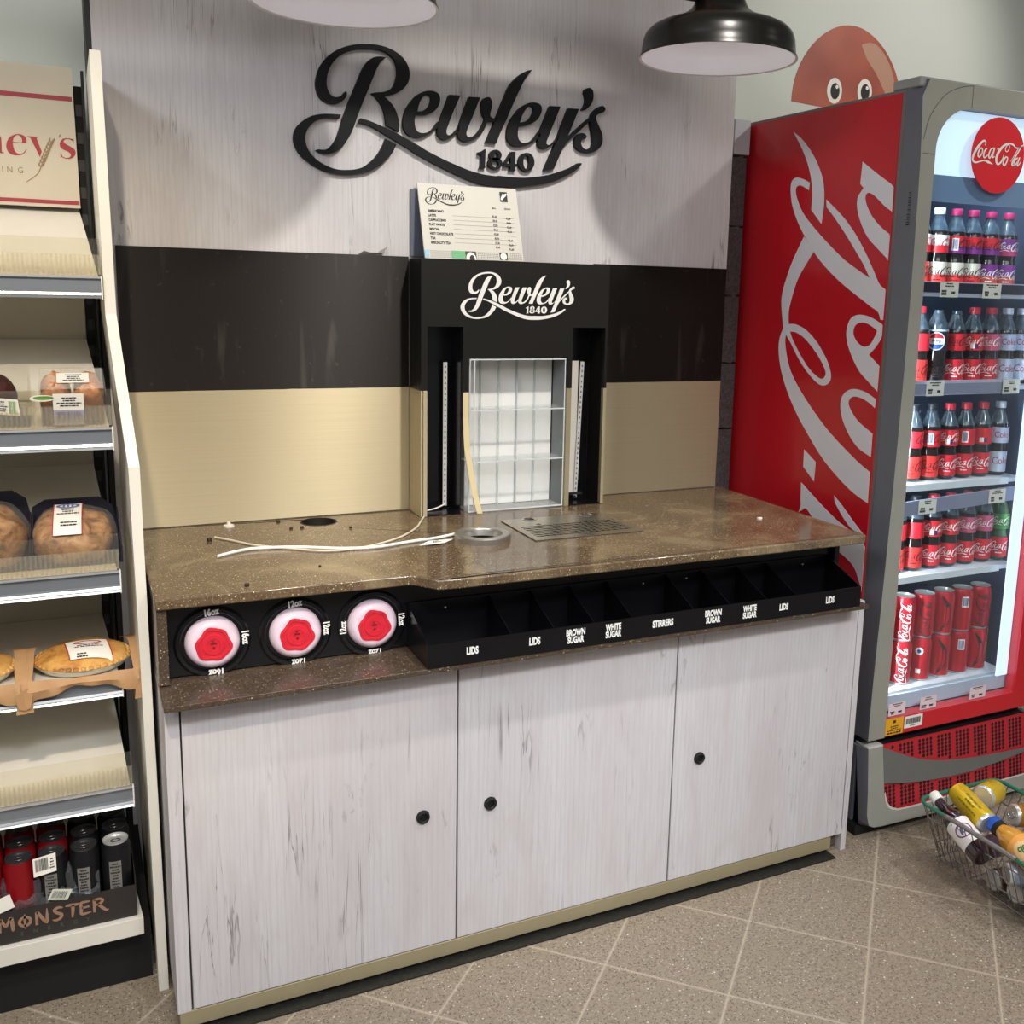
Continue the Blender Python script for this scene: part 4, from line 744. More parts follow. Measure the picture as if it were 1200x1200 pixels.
# interior light: the led tubes of the fridge
def area(name, loc, rot, sx, sy, power, col, spread=None):
    l = bpy.data.lights.new(name, 'AREA'); l.shape = 'RECTANGLE'; l.size = sx; l.size_y = sy; l.energy = power; l.color = col
    if spread: l.spread = spread
    o = bpy.data.objects.new(name, l); COL.objects.link(o); o.location = loc; o.rotation_euler = rot; return o
for x_, rz in ((1.918, -.5), (2.448, .5)):
    t_ = area('fridge_led_tube', (x_, -.535, 1.08), (0, 0, 0), .02, 1.36, 11, (.88, .94, 1)); t_.rotation_euler = (PI/2, 0, rz); t_.data.cycles.cast_shadow = True
area('fridge_led_top', (2.18, -.50, 2.0), (.35, 0, 0), .5, .03, 4, (.86, .93, 1))
def aim(o, p): o.rotation_euler = (Vector(p)-o.location).to_track_quat('-Z', 'Y').to_euler()

# ------------------------------------------------------------------ bottles
COLA = mat('dark_cola', '#1a1413', .12, var=.1, coat=.6); CLEARN = mat('clear_bottle_neck', '#41525e', .1, var=.3, scale=70, coat=.8)
BPROF = [(0, .002), (.022, 0), (.0275, .004), (.0302, .012), (.0302, .040), (.0300, .074), (.0286, .082), (.0272, .090), (.0282, .098), (.0300, .103), (.0304, .125), (.0302, .148), (.0282, .160), (.0235, .174), (.0180, .188), (.0145, .199), (.0132, .208), (.0132, .213)]
PPROF = [(0, .002), (.022, 0), (.0285, .005), (.0312, .015), (.0312, .075), (.0300, .085), (.0305, .10), (.0312, .13), (.0312, .160), (.0285, .174), (.0215, .190), (.0155, .202), (.0135, .208), (.0132, .214)]
def flut(a, j): return 1+.012*math.cos(10*a) if 12 <= j <= 13 else 1
INK = {'w': WHITE_INK, 'k': BLACK_INK, 'r': mat('red_ink', '#b3122b', .5)}
def LM(n, c): return mat('label_'+n, c, .42, var=.02)
UL = {'red': (LM('red', '#d2202c'), None, 'w'), 'zero': (LM('red', '#d2202c'), None, 'k'), 'cream': (LM('cream', '#e9dcd6'), LM('red', '#d2202c'), 'r'), 'cherry': (LM('red', '#d2202c'), LM('purple', '#7a2a7e'), 'k'),
      'purple': (LM('purple', '#7a2a7e'), LM('magenta', '#b8336a'), 'w'), 'diet': (LM('silver', '#c3cbe0'), None, 'r'), 'pink': (LM('pink', '#c65373'), None, 'w'), 'green': (LM('green', '#3f8f3c'), None, 'w'), 'blank': (LM('red', '#d2202c'), None, None)}
LL = {'red': (LM('lower_red', '#cf2030'), None, 'w'), 'zero': (LM('lower_orange_red', '#da3430'), None, 'k'), 'cream': (LM('lower_cream', '#ded6c6'), LM('lower_orange_red', '#da3430'), 'k'), 'purple': (LM('lower_purple', '#7c2f86'), LM('lower_coral', '#d0503f'), 'w'), 'diet': (LM('lower_silver', '#c6cfdf'), None, 'r')}
CAPS = {'white': mat('cap_white', '#e9e6dc', .4), 'magenta': mat('cap_magenta', '#b52a62', .4), 'red': mat('cap_red', '#c8283a', .4), 'black': mat('cap_black', '#1d222b', .4), 'blue': mat('cap_blue', '#3b5fae', .4), 'silver': mat('cap_silver', '#c9cfda', .4), 'green': mat('cap_green', '#2f7a3c', .4)}
DATA = {}
def reuse(key, name, fn, mats, parent):
    if key in DATA:
        o = bpy.data.objects.new(name, DATA[key]); COL.objects.link(o); o.parent = parent; return o
    o = link(name, fn(), mats, parent, base=(0,0,0)); DATA[key] = o.data; return o
def band(r, z0, z1, split, two):
    m = MB(); prof = [(r, z0), (r, z0+(z1-z0)*split), (r, z1)]
    return m.lathe(prof, 32, segmi=[1 if two else 0, 0], cap=False)
def bottle(label, cap, up, lo, x, z, group, y=-.466, badge=None, prof='b'):
    b = thing('drink_bottle', label, 'bottle', (x, y, z), group)
    P_ = BPROF if prof == 'b' else PPROF
    if up == 'green': reuse('bodyg', 'bottle_body', lambda: MB().lathe(P_, 28), mat('green_plastic', '#2e5a3a', .12, coat=.6), b)
    else: reuse('body'+prof, 'bottle_body', lambda: MB().lathe(P_, 32, segmi=[0]*(len(P_)-6)+[1]*5, flute=flut), [COLA, CLEARN], b)
    if cap: reuse('cap'+cap, 'cap', lambda: MB().lathe([(.0152, .2055), (.0156, .207), (.0156, .221), (.0146, .2235), (0, .2238)], 20, cap=False), CAPS[cap], b)
    reuse('ring', 'neck_ring', lambda: MB().lathe([(.0136, .2015), (.0162, .2025), (.0136, .2038)], 20, cap=False), CLEARN, b)
    if up == 'pepsi':
        n = reuse('pepsi_band', 'label_band', lambda: MB().lathe([(.0315, .100), (.0315, .155), (.0315, .160)], 32, segmi=[0, 1], cap=False), [LM('navy', '#1c2233'), LM('pale_blue', '#b9cbe0')], b)
        f = lambda d: cyl(.0318+d, .127, -.80)
        q = reuse('pepsi_disc', 'round_logo', lambda: MB().disc(0, 0, .0255, f(0), n=40), WHITE_INK, n)
        def cap_seg(s):
            m = MB(); a = [PI*(.12+.76*i/16) for i in range(17)]
            top = [(.021*math.cos(t), s*.021*math.sin(t)) for t in a]
            low = [(-.0195+.039*i/12, s*(.0078+.0018*math.sin(2*PI*i/12)*s)) for i in range(13)]
            return m.cols([(x, *sorted((s*.0085, s*math.sqrt(max(0, .0228**2-x*x))))) for x in [-.0211+.0422*i/20 for i in range(21)]], f(.0004))
        reuse('pepsi_top', 'logo_red_half', lambda: cap_seg(1), INK['r'], n); reuse('pepsi_bot', 'logo_blue_half', lambda: cap_seg(-1), mat('logo_blue', '#1b4fa8', .5), n)
        reuse('pepsi_txt', 'logo_lettering', lambda: put_text(MB(), 'PEPSI', 0, 0, .0085, f(.0006), bold=.03, condense=.95), mat('navy_ink', '#172a5c', .5), n)
    else:
        m1, m2, ik = UL[up]
        n = reuse('u'+up, 'label_band', lambda: band(.0309, .1005, .1485, .4, m2), [m1, m2 or m1], b)
        if ik == 'r' and up == 'diet': reuse('utd', 'label_lettering', lambda: put_text(MB(), 'Coke', .004, 0, .019, cyl(.0313, .126, -.55), bold=.0), INK['r'], n)
        elif ik: reuse('ut'+up, 'label_lettering', lambda: put_script(MB(), .010, .0, .024, cyl(.0313, .127, -.5), wt=1.8), INK[ik], n)
        if badge:
            def bdg():
                m = MB(); f = cyl(.0315, .112, -.75)
                if badge == 'code': m.rect(-.008, .010, -.004, .030, f, 0); barcode(m, -.006, .008, .0, .027, cyl(.0317, .112, -.75), 1, n=9)
                else: m.rect(-.006, .006, -.006, .008, f, 0); m.rect(.008, .016, -.006, .008, f, 1)
                return m
            reuse('bd'+badge, 'label_badge', bdg, [WHITE_INK, mat('navy_print', '#23306c', .5)], n)
    m1, m2, ik = LL[lo]
    n = reuse('l'+lo, 'label_band', lambda: band(.0309, .0125, .0745, .45, m2), [m1, m2 or m1], b)
    if lo == 'diet': reuse('ltd', 'label_lettering', lambda: put_text(MB(), 'Coke', .009, .002, .022, cyl(.0313, .045, -.6), bold=.0), INK['r'], n)
    else: reuse('lt'+lo, 'label_lettering', lambda: lines(put_script(MB(), .014, .004, .027, cyl(.0313, .044, -.5), wt=1.8), -.022, .016, -.022, -.013, 1, cyl(.0313, .044, -.5), fill=.35), INK[ik], n)
    return b
ROWG = 'bottles on the fridge shelves'
R1 = [(2.016, 'white', 'cream', 'zero', None, 'white-capped bottle half hidden by the fridge frame on the top shelf'), (2.084, 'white', 'cream', 'cream', None, 'white-capped bottle with full cream and red labels on the top shelf'),
      (2.150, 'magenta', 'cherry', 'cream', 'code', 'magenta-capped bottle with a white barcode patch on the top shelf'), (2.216, 'magenta', 'cherry', 'cream', None, 'magenta-capped bottle with red and purple upper label, no barcode, cream lower label'),
      (2.286, 'magenta', 'cherry', 'purple', None, 'magenta-capped bottle with red upper and purple lower label on top shelf'), (2.358, 'magenta', 'purple', 'purple', None, 'magenta-capped bottle with both labels purple on the top shelf')]
R2 = [(2.044, 'red', 'blank', 'zero', None, 'bottle beside the navy round-logo bottle, next to the frame on shelf two'), (2.114, None, 'pepsi', 'zero', None, 'navy bottle with a round red white and blue logo'),
      (2.186, None, 'zero', 'red', None, 'dark-capped bottle just right of the navy round-logo bottle'), (2.256, 'red', 'red', 'red', 'sq', 'red-capped bottle with white square badge on the second shelf'),
      (2.324, 'red', 'pink', 'red', None, 'red-capped bottle with pinkish upper label beside the silver-label one'), (2.392, 'silver', 'diet', 'diet', None, 'silver-capped bottle with pale label next to pink-label one on shelf two'), (2.455, 'silver', 'diet', 'diet', None, 'pale-label bottle at the far end of the second shelf')]
R3 = [(2.054, 'black', 'zero', 'zero', None, 'black-capped red bottle nearest the frame on the third shelf'), (2.122, 'black', 'zero', 'zero', 'code', 'black-capped red bottle with a barcode patch on the third shelf'),
      (2.192, 'red', 'red', 'red', 'sq', 'red-capped bottle with square badge on the third shelf'), (2.260, 'red', 'blank', 'red', 'code', 'red-capped bottle turned to its barcode on the third shelf'),
      (2.330, 'red', 'blank', 'red', 'sq', 'red-capped bottle beside the pale-label bottle on the third shelf'), (2.402, 'silver', 'diet', 'diet', None, 'pale-label bottle at the end of the third shelf')]
R4 = [(2.020, 'black', 'blank', 'zero', 'code', 'red-label bottle half hidden by the frame, lowest bottle shelf'), (2.090, 'black', 'blank', 'zero', None, 'dark-script bottle fully in view on the lowest bottle shelf'), (2.162, 'red', 'red', 'red', 'sq', 'white-script bottle with square badge on the lowest bottle shelf'),
      (2.232, 'red', 'red', 'red', None, 'white-script bottle in the middle of the lowest bottle shelf'), (2.304, 'red', 'pink', 'red', None, 'pinkish-label bottle in the middle of the lowest bottle shelf'), (2.374, 'red', 'pink', 'red', None, 'pinkish-label bottle beside the green one on the lowest bottle shelf'), (2.444, 'green', 'green', 'red', None, 'green-label bottle at the end of the lowest bottle shelf')]
for rows, z in ((R1, SH[1]), (R2, SH[2]), (R3, SH[3]), (R4, SH[4])):
    for x, c, u, l, bg, lb in rows: bottle(lb, c, u, l, x, z, ROWG, badge=bg, prof='p' if u == 'pepsi' else 'b')
# ------------------------------------------------------------------ cans at the fridge bottom
CRED = mat('can_red', '#c41f2a', .25, .3, var=.04); CDK = mat('can_dark_red', '#a51a24', .25, .3, var=.04); ALU = mat('aluminium', '#d2d2d0', .28, .6, var=.03)
def can_prof(h, r): return [(0, .003), (r*.72, .0), (r*.8, .0), (r*.98, .007), (r, .011), (r, h-.014), (r*.86, h-.003), (r*.88, h), (r*.82, h), (r*.80, h-.004), (0, h-.004)]
def can(label, style, x, y, z, group, h=.1355, r=.034, body=None):
    c = thing('drink_can', label, 'can', (x, y, z), group)
    P_ = can_prof(h, r); key = 'can%s%.3f%.3f' % (body.name if body else style in ('code', 'badge'), h, r)
    o = reuse(key, 'can_body', lambda: MB().lathe(P_, 32, segmi=[1, 1, 1, 0, 0, 0, 0, 1, 1, 1]), [body or (CRED if style not in ('zero',) else CRED), ALU], c)
    f = lambda a0: cyl(r+.0004, h/2, a0); fv = lambda a0: (lambda a, b: f(a0)(-b, a))
    if style == 'script': reuse('cs', 'can_lettering', lambda: put_script(MB(), 0, .0, .034, fv(-.6), wt=1.7), WHITE_INK, c)
    if style == 'zero': reuse('cz', 'can_lettering', lambda: put_script(MB(), 0, .0, .033, fv(-.6), wt=1.9), BLACK_INK, c)
    if style == 'swoosh': reuse('cw', 'can_swoosh', lambda: MB().ribbon([(-.055, .016, .001), (-.03, -.002, .006), (0, -.008, .008), (.03, -.002, .006), (.055, .016, .001)], fv(-.45)), BLACK_INK, c)
    if style in ('code', 'badge'):
        reuse('cc'+style, 'can_panel', (lambda: barcode(MB().rect(-.009, .012, .012, .045, f(-.5), 0), -.007, .010, .016, .042, cyl(r+.0007, h/2, -.5), 1, n=8)) if style == 'code' else (lambda: MB().disc(0, .028, .012, f(-.8), n=16).disc(0, .028, .006, cyl(r+.0008, h/2, -.8), mi=1, n=12).rect(-.007, .007, -.042, -.028, f(-.8))), [WHITE_INK, mat('navy_print', '#23306c', .5)], c)
    return c
cz0 = .3865; xs = (1.992, 2.070, 2.149, 2.228, 2.306, 2.382)
lo_s = ('script', 'script', 'badge', 'swoosh', 'code', 'swoosh'); up_s = ('script', 'script', 'zero', 'swoosh', 'code', 'zero')
ord_ = ('behind the frame edge', 'first in full view', 'second in full view', 'third in full view', 'fourth in full view', 'last beside the gap')
desc = {'script': 'red can with white script', 'badge': 'red can with round blue badge', 'swoosh': 'red can with black swoosh', 'code': 'red can turned to its barcode', 'zero': 'red can with black script'}
for i, x in enumerate(xs):
    can(desc[lo_s[i]]+', bottom layer, '+ord_[i], lo_s[i], x, -.475, cz0, 'red cans in the fridge bottom')
    can(desc[up_s[i]]+', upper layer, '+ord_[i], up_s[i], x, -.475, cz0+.136, 'red cans in the fridge bottom')
BRN = mat('coffee_can_brown', '#5a4a44', .3, .2); 
for k, (l, cc) in enumerate((('brown coffee can with orange band at fridge bottom, lower of two', '#8a6a3a'), ('dark brown coffee can stacked on the orange-band one', '#3f3a44'))):
    c = can(l, 'plain', 2.452, -.43, cz0+k*.1215, 'coffee cans in the fridge bottom', h=.121, r=.027, body=mat('coffee_can_%d' % k, cc, .3, .2))
# ------------------------------------------------------------------ wire basket of drinks
GREEN = mat('green_plastic_rim', '#1f6b52', .4, var=.05); WIRE = mat('zinc_wire', '#8e8b86', .35, .8, var=.05)
BX0, BX1, BY1, BY0, BZ = 1.848, 2.142, -.803, -1.235, .211
QX0, QX1, QY1, QY0, QZ = 1.950, 2.070, -.790, -1.205, .010
bk = thing('wire_basket', 'wire shopping basket with green rim full of drinks in front of the fridge', 'basket', ((BX0+BX1)/2, -1.02, 0))
def rrect(t, r=.03, n=5):
    x0, x1, y0, y1 = QX0+(BX0-QX0)*t, QX1+(BX1-QX1)*t, QY0+(BY0-QY0)*t, QY1+(BY1-QY1)*t; z = QZ+(BZ-QZ)*t; p = []
    for cx, cy, a in ((x1-r, y1-r, 0), (x0+r, y1-r, PI/2), (x0+r, y0+r, PI), (x1-r, y0+r, 1.5*PI)):
        for i in range(n+1): p.append((cx+r*math.cos(a+PI/2*i/n), cy+r*math.sin(a+PI/2*i/n), z))
    return p
link('green_rim', MB().tube(rrect(1.0), .0052, 8, closed=True), GREEN, bk)
link('handle_wire', MB().tube([(BX0-.004, -.905, BZ+.003), (BX0-.006, -.93, BZ+.006), (BX0-.006, -1.10, BZ+.006), (BX0-.004, -1.125, BZ+.003)], .0062, 8), WIRE, bk)
wm = MB()
for t in (0, .24, .5, .76): wm.tube(rrect(t), .0019, 6, closed=True)
def side(p0, p1, q0, q1, n):
    for i in range(n+1):
        k = i/n; a = [p0[c]+(p1[c]-p0[c])*k for c in (0, 1)]+[BZ]; b = [q0[c]+(q1[c]-q0[c])*k for c in (0, 1)]+[QZ]; wm.tube([a, b], .0014, 5)
side((BX0, BY1-.02), (BX0, BY0+.02), (QX0, QY1-.02), (QX0, QY0+.02), 17); side((BX1, BY1-.02), (BX1, BY0+.02), (QX1, QY1-.02), (QX1, QY0+.02), 17)
side((BX0+.02, BY1), (BX1-.02, BY1), (QX0+.02, QY1), (QX1-.02, QY1), 9); side((BX0+.02, BY0), (BX1-.02, BY0), (QX0+.02, QY0), (QX1-.02, QY0), 9)
for i in range(12): y = QY0+(QY1-QY0)*i/11; wm.tube([(QX0, y, QZ), (QX1, y, QZ)], .0014, 5)
link('wire_mesh', wm, WIRE, bk)
def lay(a, b):
    """frame whose z runs from a to b"""
    a, b = Vector(a), Vector(b); q = (b-a).to_track_quat('Z', 'Y'); return Matrix.Translation(a) @ q.to_matrix().to_4x4(), (b-a).length
def lying(name, label, cat, a, b): 
    t = thing(name, label, cat, a, 'drinks in the basket'); M, L_ = lay(a, b); return t, M, L_
def side_map(M, r, z0, a0): 
    f = cyl(r, z0, a0); return lambda a, b: tuple(M @ Vector(f(a, b)))
def face_angle(M, z):
    """angle about the axis that faces the viewer's side of the room"""
    d = (M.to_3x3().inverted() @ (Vector((-.12, -2.64, 1.54))-(M @ Vector((0, 0, z))))); return math.atan2(d.x, -d.y)
# cordial bottle
t, M, L_ = lying('cordial_bottle', 'dark cordial bottle with white cap and purple emblem label in the basket', 'bottle', (1.876, -1.008, .148), (1.902, -.805, .214))
M = M @ Matrix.Diagonal((.9, .9, L_/.288, 1))
DKJ = mat('dark_berry_glass', '#2a1418', .1, coat=.7, var=.1)
link('bottle_body', MB().lathe([(0, 0), (.03, 0), (.034, .006), (.0345, .02), (.0345, .15), (.031, .172), (.022, .195), (.0165, .215), (.0145, .24), (.0145, .255)], 32, M), DKJ, t)
link('cap', MB().lathe([(.017, .254), (.0175, .256), (.0175, .285), (.016, .288), (0, .288)], 24, M), CAPS['white'], t)
lb = link('paper_label', MB().lathe([(.0350, .045), (.0350, .145)], 32, M, cap=False), mat('ivory_label', '#eee8e2', .5, var=.02), t)
fa = face_angle(M, .1); f = side_map(M, .0354, .095, fa)
pm = MB(); pm.ribbon([(.004+.026*math.cos(a)*.95, .024*math.sin(a), .0022) for a in [2*PI*i/28 for i in range(29)]], f); 
link('emblem_ring', pm, mat('purple_ink', '#7d2f7a', .5), lb)
pm = MB(); pm.ribbon([(-.006, -.014, .003), (-.002, .004, .005), (.004, .014, .002)], f); pm.ribbon([(.016, -.014, .003), (.012, .003, .005), (.005, .014, .002)], f); pm.rect(-.008, .018, -.010, -.004, f); link('emblem_print', pm, mat('slate_ink', '#5a5870', .5), lb)
# tall yellow can
YEL = mat('yellow_can', '#d8b414', .3, .25, var=.05)
def lying_can(label, a, b, r, body, txt=None, ink=mat('olive_ink', '#7d6a14', .5), panel=None):
    t, M, L_ = lying('drink_can', label, 'can', a, b)
    link('can_body', MB().lathe(can_prof(L_, r), 32, M, segmi=[1, 1, 1, 0, 0, 0, 0, 1, 1, 1]), [body, ALU], t)
    if txt:
        fa = face_angle(M, L_/2); tm = MB()
        lines(tm, -.050, .035, -.016, .022, txt, (lambda g: lambda a, b: g(b, a))(side_map(M, r+.0005, L_/2, fa)), seed=5, fill=.45)
        link('can_lettering', tm, ink, t)
    return t, M, L_
lying_can('tall yellow can lying between the cordial bottle and the orange drink', (1.947, -.952, .192), (1.978, -.818, .213), .030, YEL, 3)
t, M, L_ = lying_can('yellow can showing its silver base at the back of the basket', (2.012, -.872, .214), (2.100, -.838, .200), .033, YEL)
link('base_dome', MB().lathe([(.024, -.0005), (.018, .006), (0, .009)], 28, M, cap=False), CHROME, t)
# orange drink bottle
t, M, L_ = lying('orange_drink_bottle', 'orange drink bottle with blue and black cap and green lettering in the basket', 'bottle', (1.922, -1.216, .166), (1.945, -.966, .206))
link('bottle_body', MB().lathe([(0, 0), (.03, 0), (.0345, .008), (.0345, .16), (.0335, .18), (.028, .20), (.020, .218), (.0175, .226)], 32, M), mat('orange_juice_drink', '#d3942a', .15, coat=.6, var=.08), t)
c = link('cap', MB().lathe([(.0205, .222), (.021, .224), (.021, .236), (.021, .252), (.019, .255), (0, .255)], 28, M, segmi=[1, 1, 0, 0, 0]), [mat('blue_cap', '#1f56b8', .35), MATTE_BLACK], t)
fa = face_angle(M, .12); lb = link('paper_label', MB().lathe([(.0349, .05), (.0349, .165)], 32, M, cap=False), mat('orange_label', '#e8a04a', .45, var=.1, scale=30), t)
f = side_map(M, .0353, .11, fa); link('fruit_print', MB().disc(.0, .015, .026, f, n=28), mat('peach_print', '#efc58a', .5), lb)
f = side_map(M, .0357, .11, fa); link('label_lettering', put_text(MB(), 'club', .0, .016, .019, lambda a, b: f(-a*.9+b*.3, b*.9+a*.3+.002), bold=.04, rot=PI), mat('green_ink', '#2c7a44', .5), lb)
# silver topped can and the cans below
t, M, L_ = lying_can('can with silver ring-pull end at the far side of the basket', (2.048, -.940, .192), (2.13, -.962, .178), .030, mat('amber_can', '#a5702a', .3, .3))
link('ring_pull', MB().tube([(M @ Vector((.012*math.cos(a)-.002, .008*math.sin(a), -.003))) for a in [2*PI*i/14 for i in range(14)]], .0016, 6, closed=True), CHROME, t)
SIL = mat('silver_blue_can', '#9fb2c4', .25, .5, var=.1); NAVY = mat('navy_can', '#1d2947', .3, .3)
low = [((1.932, -.925, .098), (2.04, -.918, .098), .030, mat('plum_can', '#4a3440', .3, .2), 'plum can low in the basket under the cordial bottle label'), ((1.905, -1.055, .122), (2.0, -1.10, .128), .031, SIL, 'silver blue can pressed against the wires in front of the cordial base'),
       ((1.956, -.975, .044), (2.045, -.985, .040), .029, mat('brown_can', '#5b4334', .3, .2), 'brown can on the basket floor nearest the back corner'), ((1.950, -1.050, .055), (2.03, -1.05, .048), .030, NAVY, 'navy can with silver end on the basket floor'), ((1.950, -1.130, .055), (2.03, -1.13, .05), .032, SIL, 'silver can on the basket floor at the picture edge'),
       ((1.91, -1.148, .125), (2.0, -1.17, .118), .029, NAVY, 'navy and silver can under the orange drink bottle')]
for a, b, r, m, l in low: lying_can(l, a, b, r, m)

# ------------------------------------------------------------------ bread shelving
shv = thing('bread_shelving', 'cream metal shelving unit with price rails at the left of the counter', 'shelving', (-.55, -.22, 0))
SX0 = -1.05
secs = [(-.0215, -.002, -.486, 0), (-.0265, -.0075, -.486, .8), (-.0300, -.0095, -.486, 1.160), (-.0510, -.0300, -.302, 1.452), (-.0545, -.0345, -.300, 1.972)]
em = MB()
for (a0, a1, y, z) in secs: em.v += [(a0, y, z), (a1, y, z), (a1, .10, z), (a0, .10, z)]
for k in range(len(secs)-1):
    for i in range(4): em.f.append((4*k+i, 4*k+(i+1) % 4, 4*k+4+(i+1) % 4, 4*k+4+i)); em.m.append(0)
em.f += [(3, 2, 1, 0), tuple(4*len(secs)-4+i for i in range(4))]; em.m += [0, 0]
link('end_panel', em, mat('white_melamine_panel', '#e6e2d6', .45, var=.03, scale=6), shv, smooth=0)
ux = -.066
up_ = (MB().box(-.083, -.060, .06, .085, .02, 1.955).box(-.066, -.060, .03, .06, .02, 1.985))
sl_ = up_
for i in range(30): sl_.box(-.080, -.066, .0575, .0605, .12+i*.061, .145+i*.061, 1)
link('upright', up_, [MATTE_BLACK, mat('slot_grey', '#2e2e30', .5)], shv)
link('back_panel', MB().box(SX0, -.0845, .0615, .075, .02, 1.93), mat('cream_back_panel', '#c3bca9', .5, var=.02), shv)
SHELVES = [(-.056, 1.529, -.30, 1.681), (-.054, 1.233, -.42, 1.381), (-.055, .944, -.45, 1.080), (-.062, .721, -.45, .700), (-.052, .473, -.45, .615)]
def surf(k, y): xe, zf, yf, zb = SHELVES[k]; return zf+(zb-zf)*(y-yf)/(.05-yf)
RAILM = mat('anodised_rail', '#8d939a', .3, .55, var=.05, stretch=(1, 30, 300)); RIBW = mat('bright_aluminium', '#d9dadb', .25, .6)
SHC = mat('cream_shelf', '#dcd7cb', .42, var=.02); RIB = clear_mat('ribbed_plastic', '#f6f3ea', .10, .15); CLR = clear_mat('clear_riser', '#f8f6f0', .02, .1)
for k, (xe, zf, yf, zb) in enumerate(SHELVES):
    s = link('shelf', MB().poly([[(yf+.004, zf-.001), (.055, zb-.001), (.055, zb-.028), (yf+.004, zf-.018)]], lambda a, b: (SX0, a, b), lambda a, b: (xe-.004 if a < .0 else -.0848, a, b)), SHC, shv)
    rl = MB().sweep([(yf+.003, zf), (yf-.006, zf), (yf-.006, zf-.004), (yf+.001, zf-.008), (yf+.0005, zf-.030), (yf-.005, zf-.033), (yf-.007, zf-.038), (yf-.004, zf-.040), (yf-.007, zf-.0445), (yf+.003, zf-.0445)], SX0, xe, segmi=[1, 1, 0, 0, 0, 1, 1, 0, 1, 0])
    r_ = link('price_rail', rl, [RAILM, RIBW], s)
    link('rail_end_cap', MB().box(xe, xe+.0025, yf-.0075, yf+.004, zf-.046, zf+.001), WHITE_METAL, r_)
    if k != 3:
        h = .072; zt = zf+.004
        link('clear_riser', MB().box(SX0, xe+.001, yf-.001, yf+.0012, zt+.04, zt+h), CLR, s)
        rb = MB(); x = xe; n_ = 0
        rb.box(SX0, xe+.001, yf-.001, yf+.0012, zt, zt+.04)
        while x > -.75: rb.box(x-.0042, x-.0002, yf-.0032, yf-.001, zt, zt+.039); x -= .0086
        link('ribbed_riser', rb, RIB, s)
base = MB().poly([[(-.485, .184), (.055, .187), (.055, .150), (-.485, .145)]], lambda a, b: (SX0, a, b), lambda a, b: (-.045 if a < 0 else -.0848, a, b)); link('base_deck', base, SHC, shv, bevel=.001)
link('kick_plate', MB().box(SX0, -.030, -.425, .05, .001, .144), MATTE_BLACK, shv)
# header board
hd = thing('header_board', 'cream header board with red lettering and wheat ear standing on the top shelf', 'sign board', (-.5, .03, 1.68))
link('board', MB().poly([[(SX0, 1.681), (-.0815, 1.681), (-.0845, 1.984), (-.0875, 1.987), (SX0, 1.987)]], XZ(.020), XZ(.028)), mat('cream_board', '#bcb29e', .5, var=.01), hd)
link('red_stripe', MB().rect(SX0, -.087, 1.9145, 1.9245, XZ(.0194)).rect(SX0, -.083, 1.688, 1.6965, XZ(.0194)), mat('crimson_stripe', '#93222f', .5), hd)
ns = MB()
BRI = mat('brown_ink', '#8a7252', .5)
for nm, loops in NEYS: link('apostrophe' if nm == 'apostrophe' else 'letter', MB().poly([[(a, 1.7+b) for a, b in q] for q in smoothed(loops, 3)], XZ(.0194)), BRI if nm == 'apostrophe' else mat('crimson_ink', '#971d27', .5), hd)
nt_ = MB()
for s, x in (('G', -.1985), ('N', -.2195), ('I', -.2335), ('M', -.252)): put_text(nt_, s, x, 1.7575, .0135, XZ(.0194), bold=.0, condense=.85)
link('board_strapline', nt_, BRI, hd)
wh = MB(); wh.ribbon([(-.1885, 1.7325, .0008), (-.172, 1.745, .001), (-.161, 1.758, .001), (-.151, 1.785, .0008), (-.133, 1.824, .0006)], XZ(.0194))
for i in range(8):
    t_ = i/7; x, z = -.158+.024*t_, 1.768+.055*t_
    for s in (-1, 1): wh.ribbon([(x, z, .0006), (x+s*.004+.001, z+.004, .0022), (x+s*.0045+.004, z+.010, .0005)], XZ(.0192))
link('wheat_ear', wh, BRI, hd)

# ------------------------------------------------------------------ food on the shelves
def lump(cx, cy, cz, ax, ay, az, p=2.6, seed=1, amp=.05, n=28, m=12, zmin=-.25):
    r = random.Random(seed); ph = [r.uniform(0, 6.28) for _ in range(8)]; mb = MB(); vs = []
    sg = lambda v, e: math.copysign(abs(v)**e, v)
    for j in range(m+1):
        v = -PI/2*abs(zmin)*2+ (PI/2+PI/2*abs(zmin)*2)*j/m if zmin else PI/2*j/m
        for i in range(n):
            u = 2*PI*i/n; w = 1+amp*(math.sin(3*u+ph[0])*math.cos(4*v+ph[1])+.6*math.sin(7*u+ph[2]+3*v)+.4*math.sin(11*u+ph[3])*math.cos(9*v+ph[4]))
            e = 2/p; cv = abs(math.cos(v))**e
            vs.append((cx+ax*w*cv*sg(math.cos(u), e), cy+ay*w*cv*sg(math.sin(u), e), cz+az*w*sg(math.sin(v), e)))
    fs = [(j*n+i, j*n+(i+1) % n, (j+1)*n+(i+1) % n, (j+1)*n+i) for j in range(m) for i in range(n)]+[tuple(reversed(range(n))), tuple(m*n+i for i in range(n))]
    return mb.add(vs, fs)
FILM = clear_mat('clear_film', '#faf9f6', .02, .1, .25); TUB = clear_mat('clear_tub', '#f8f7f3', .02, .08, .3)
BUN = crust_mat('bun_crust', '#d79a5e', '#b8743f', '#7d4524', 40.); DARKB = crust_mat('dark_chocolate_cake', '#5a2c22', '#47211b', '#2b120f', 50.)
LOAF = crust_mat('seeded_loaf_crust', '#cda678', '#a0744a', '#3f2816', 34.); TART = crust_mat('tart_pastry', '#dfb066', '#c88f45', '#7d4a1e', 20.)
PURPLE_G = mat('muted_violet_print', '#8d88a6', .5); GRN = mat('fresh_green_ink', '#5e9a3c', .5); REDI = mat('brick_red_ink', '#b23a34', .5); BLUE_I = mat('dusty_blue_ink', '#6d76a8', .5)
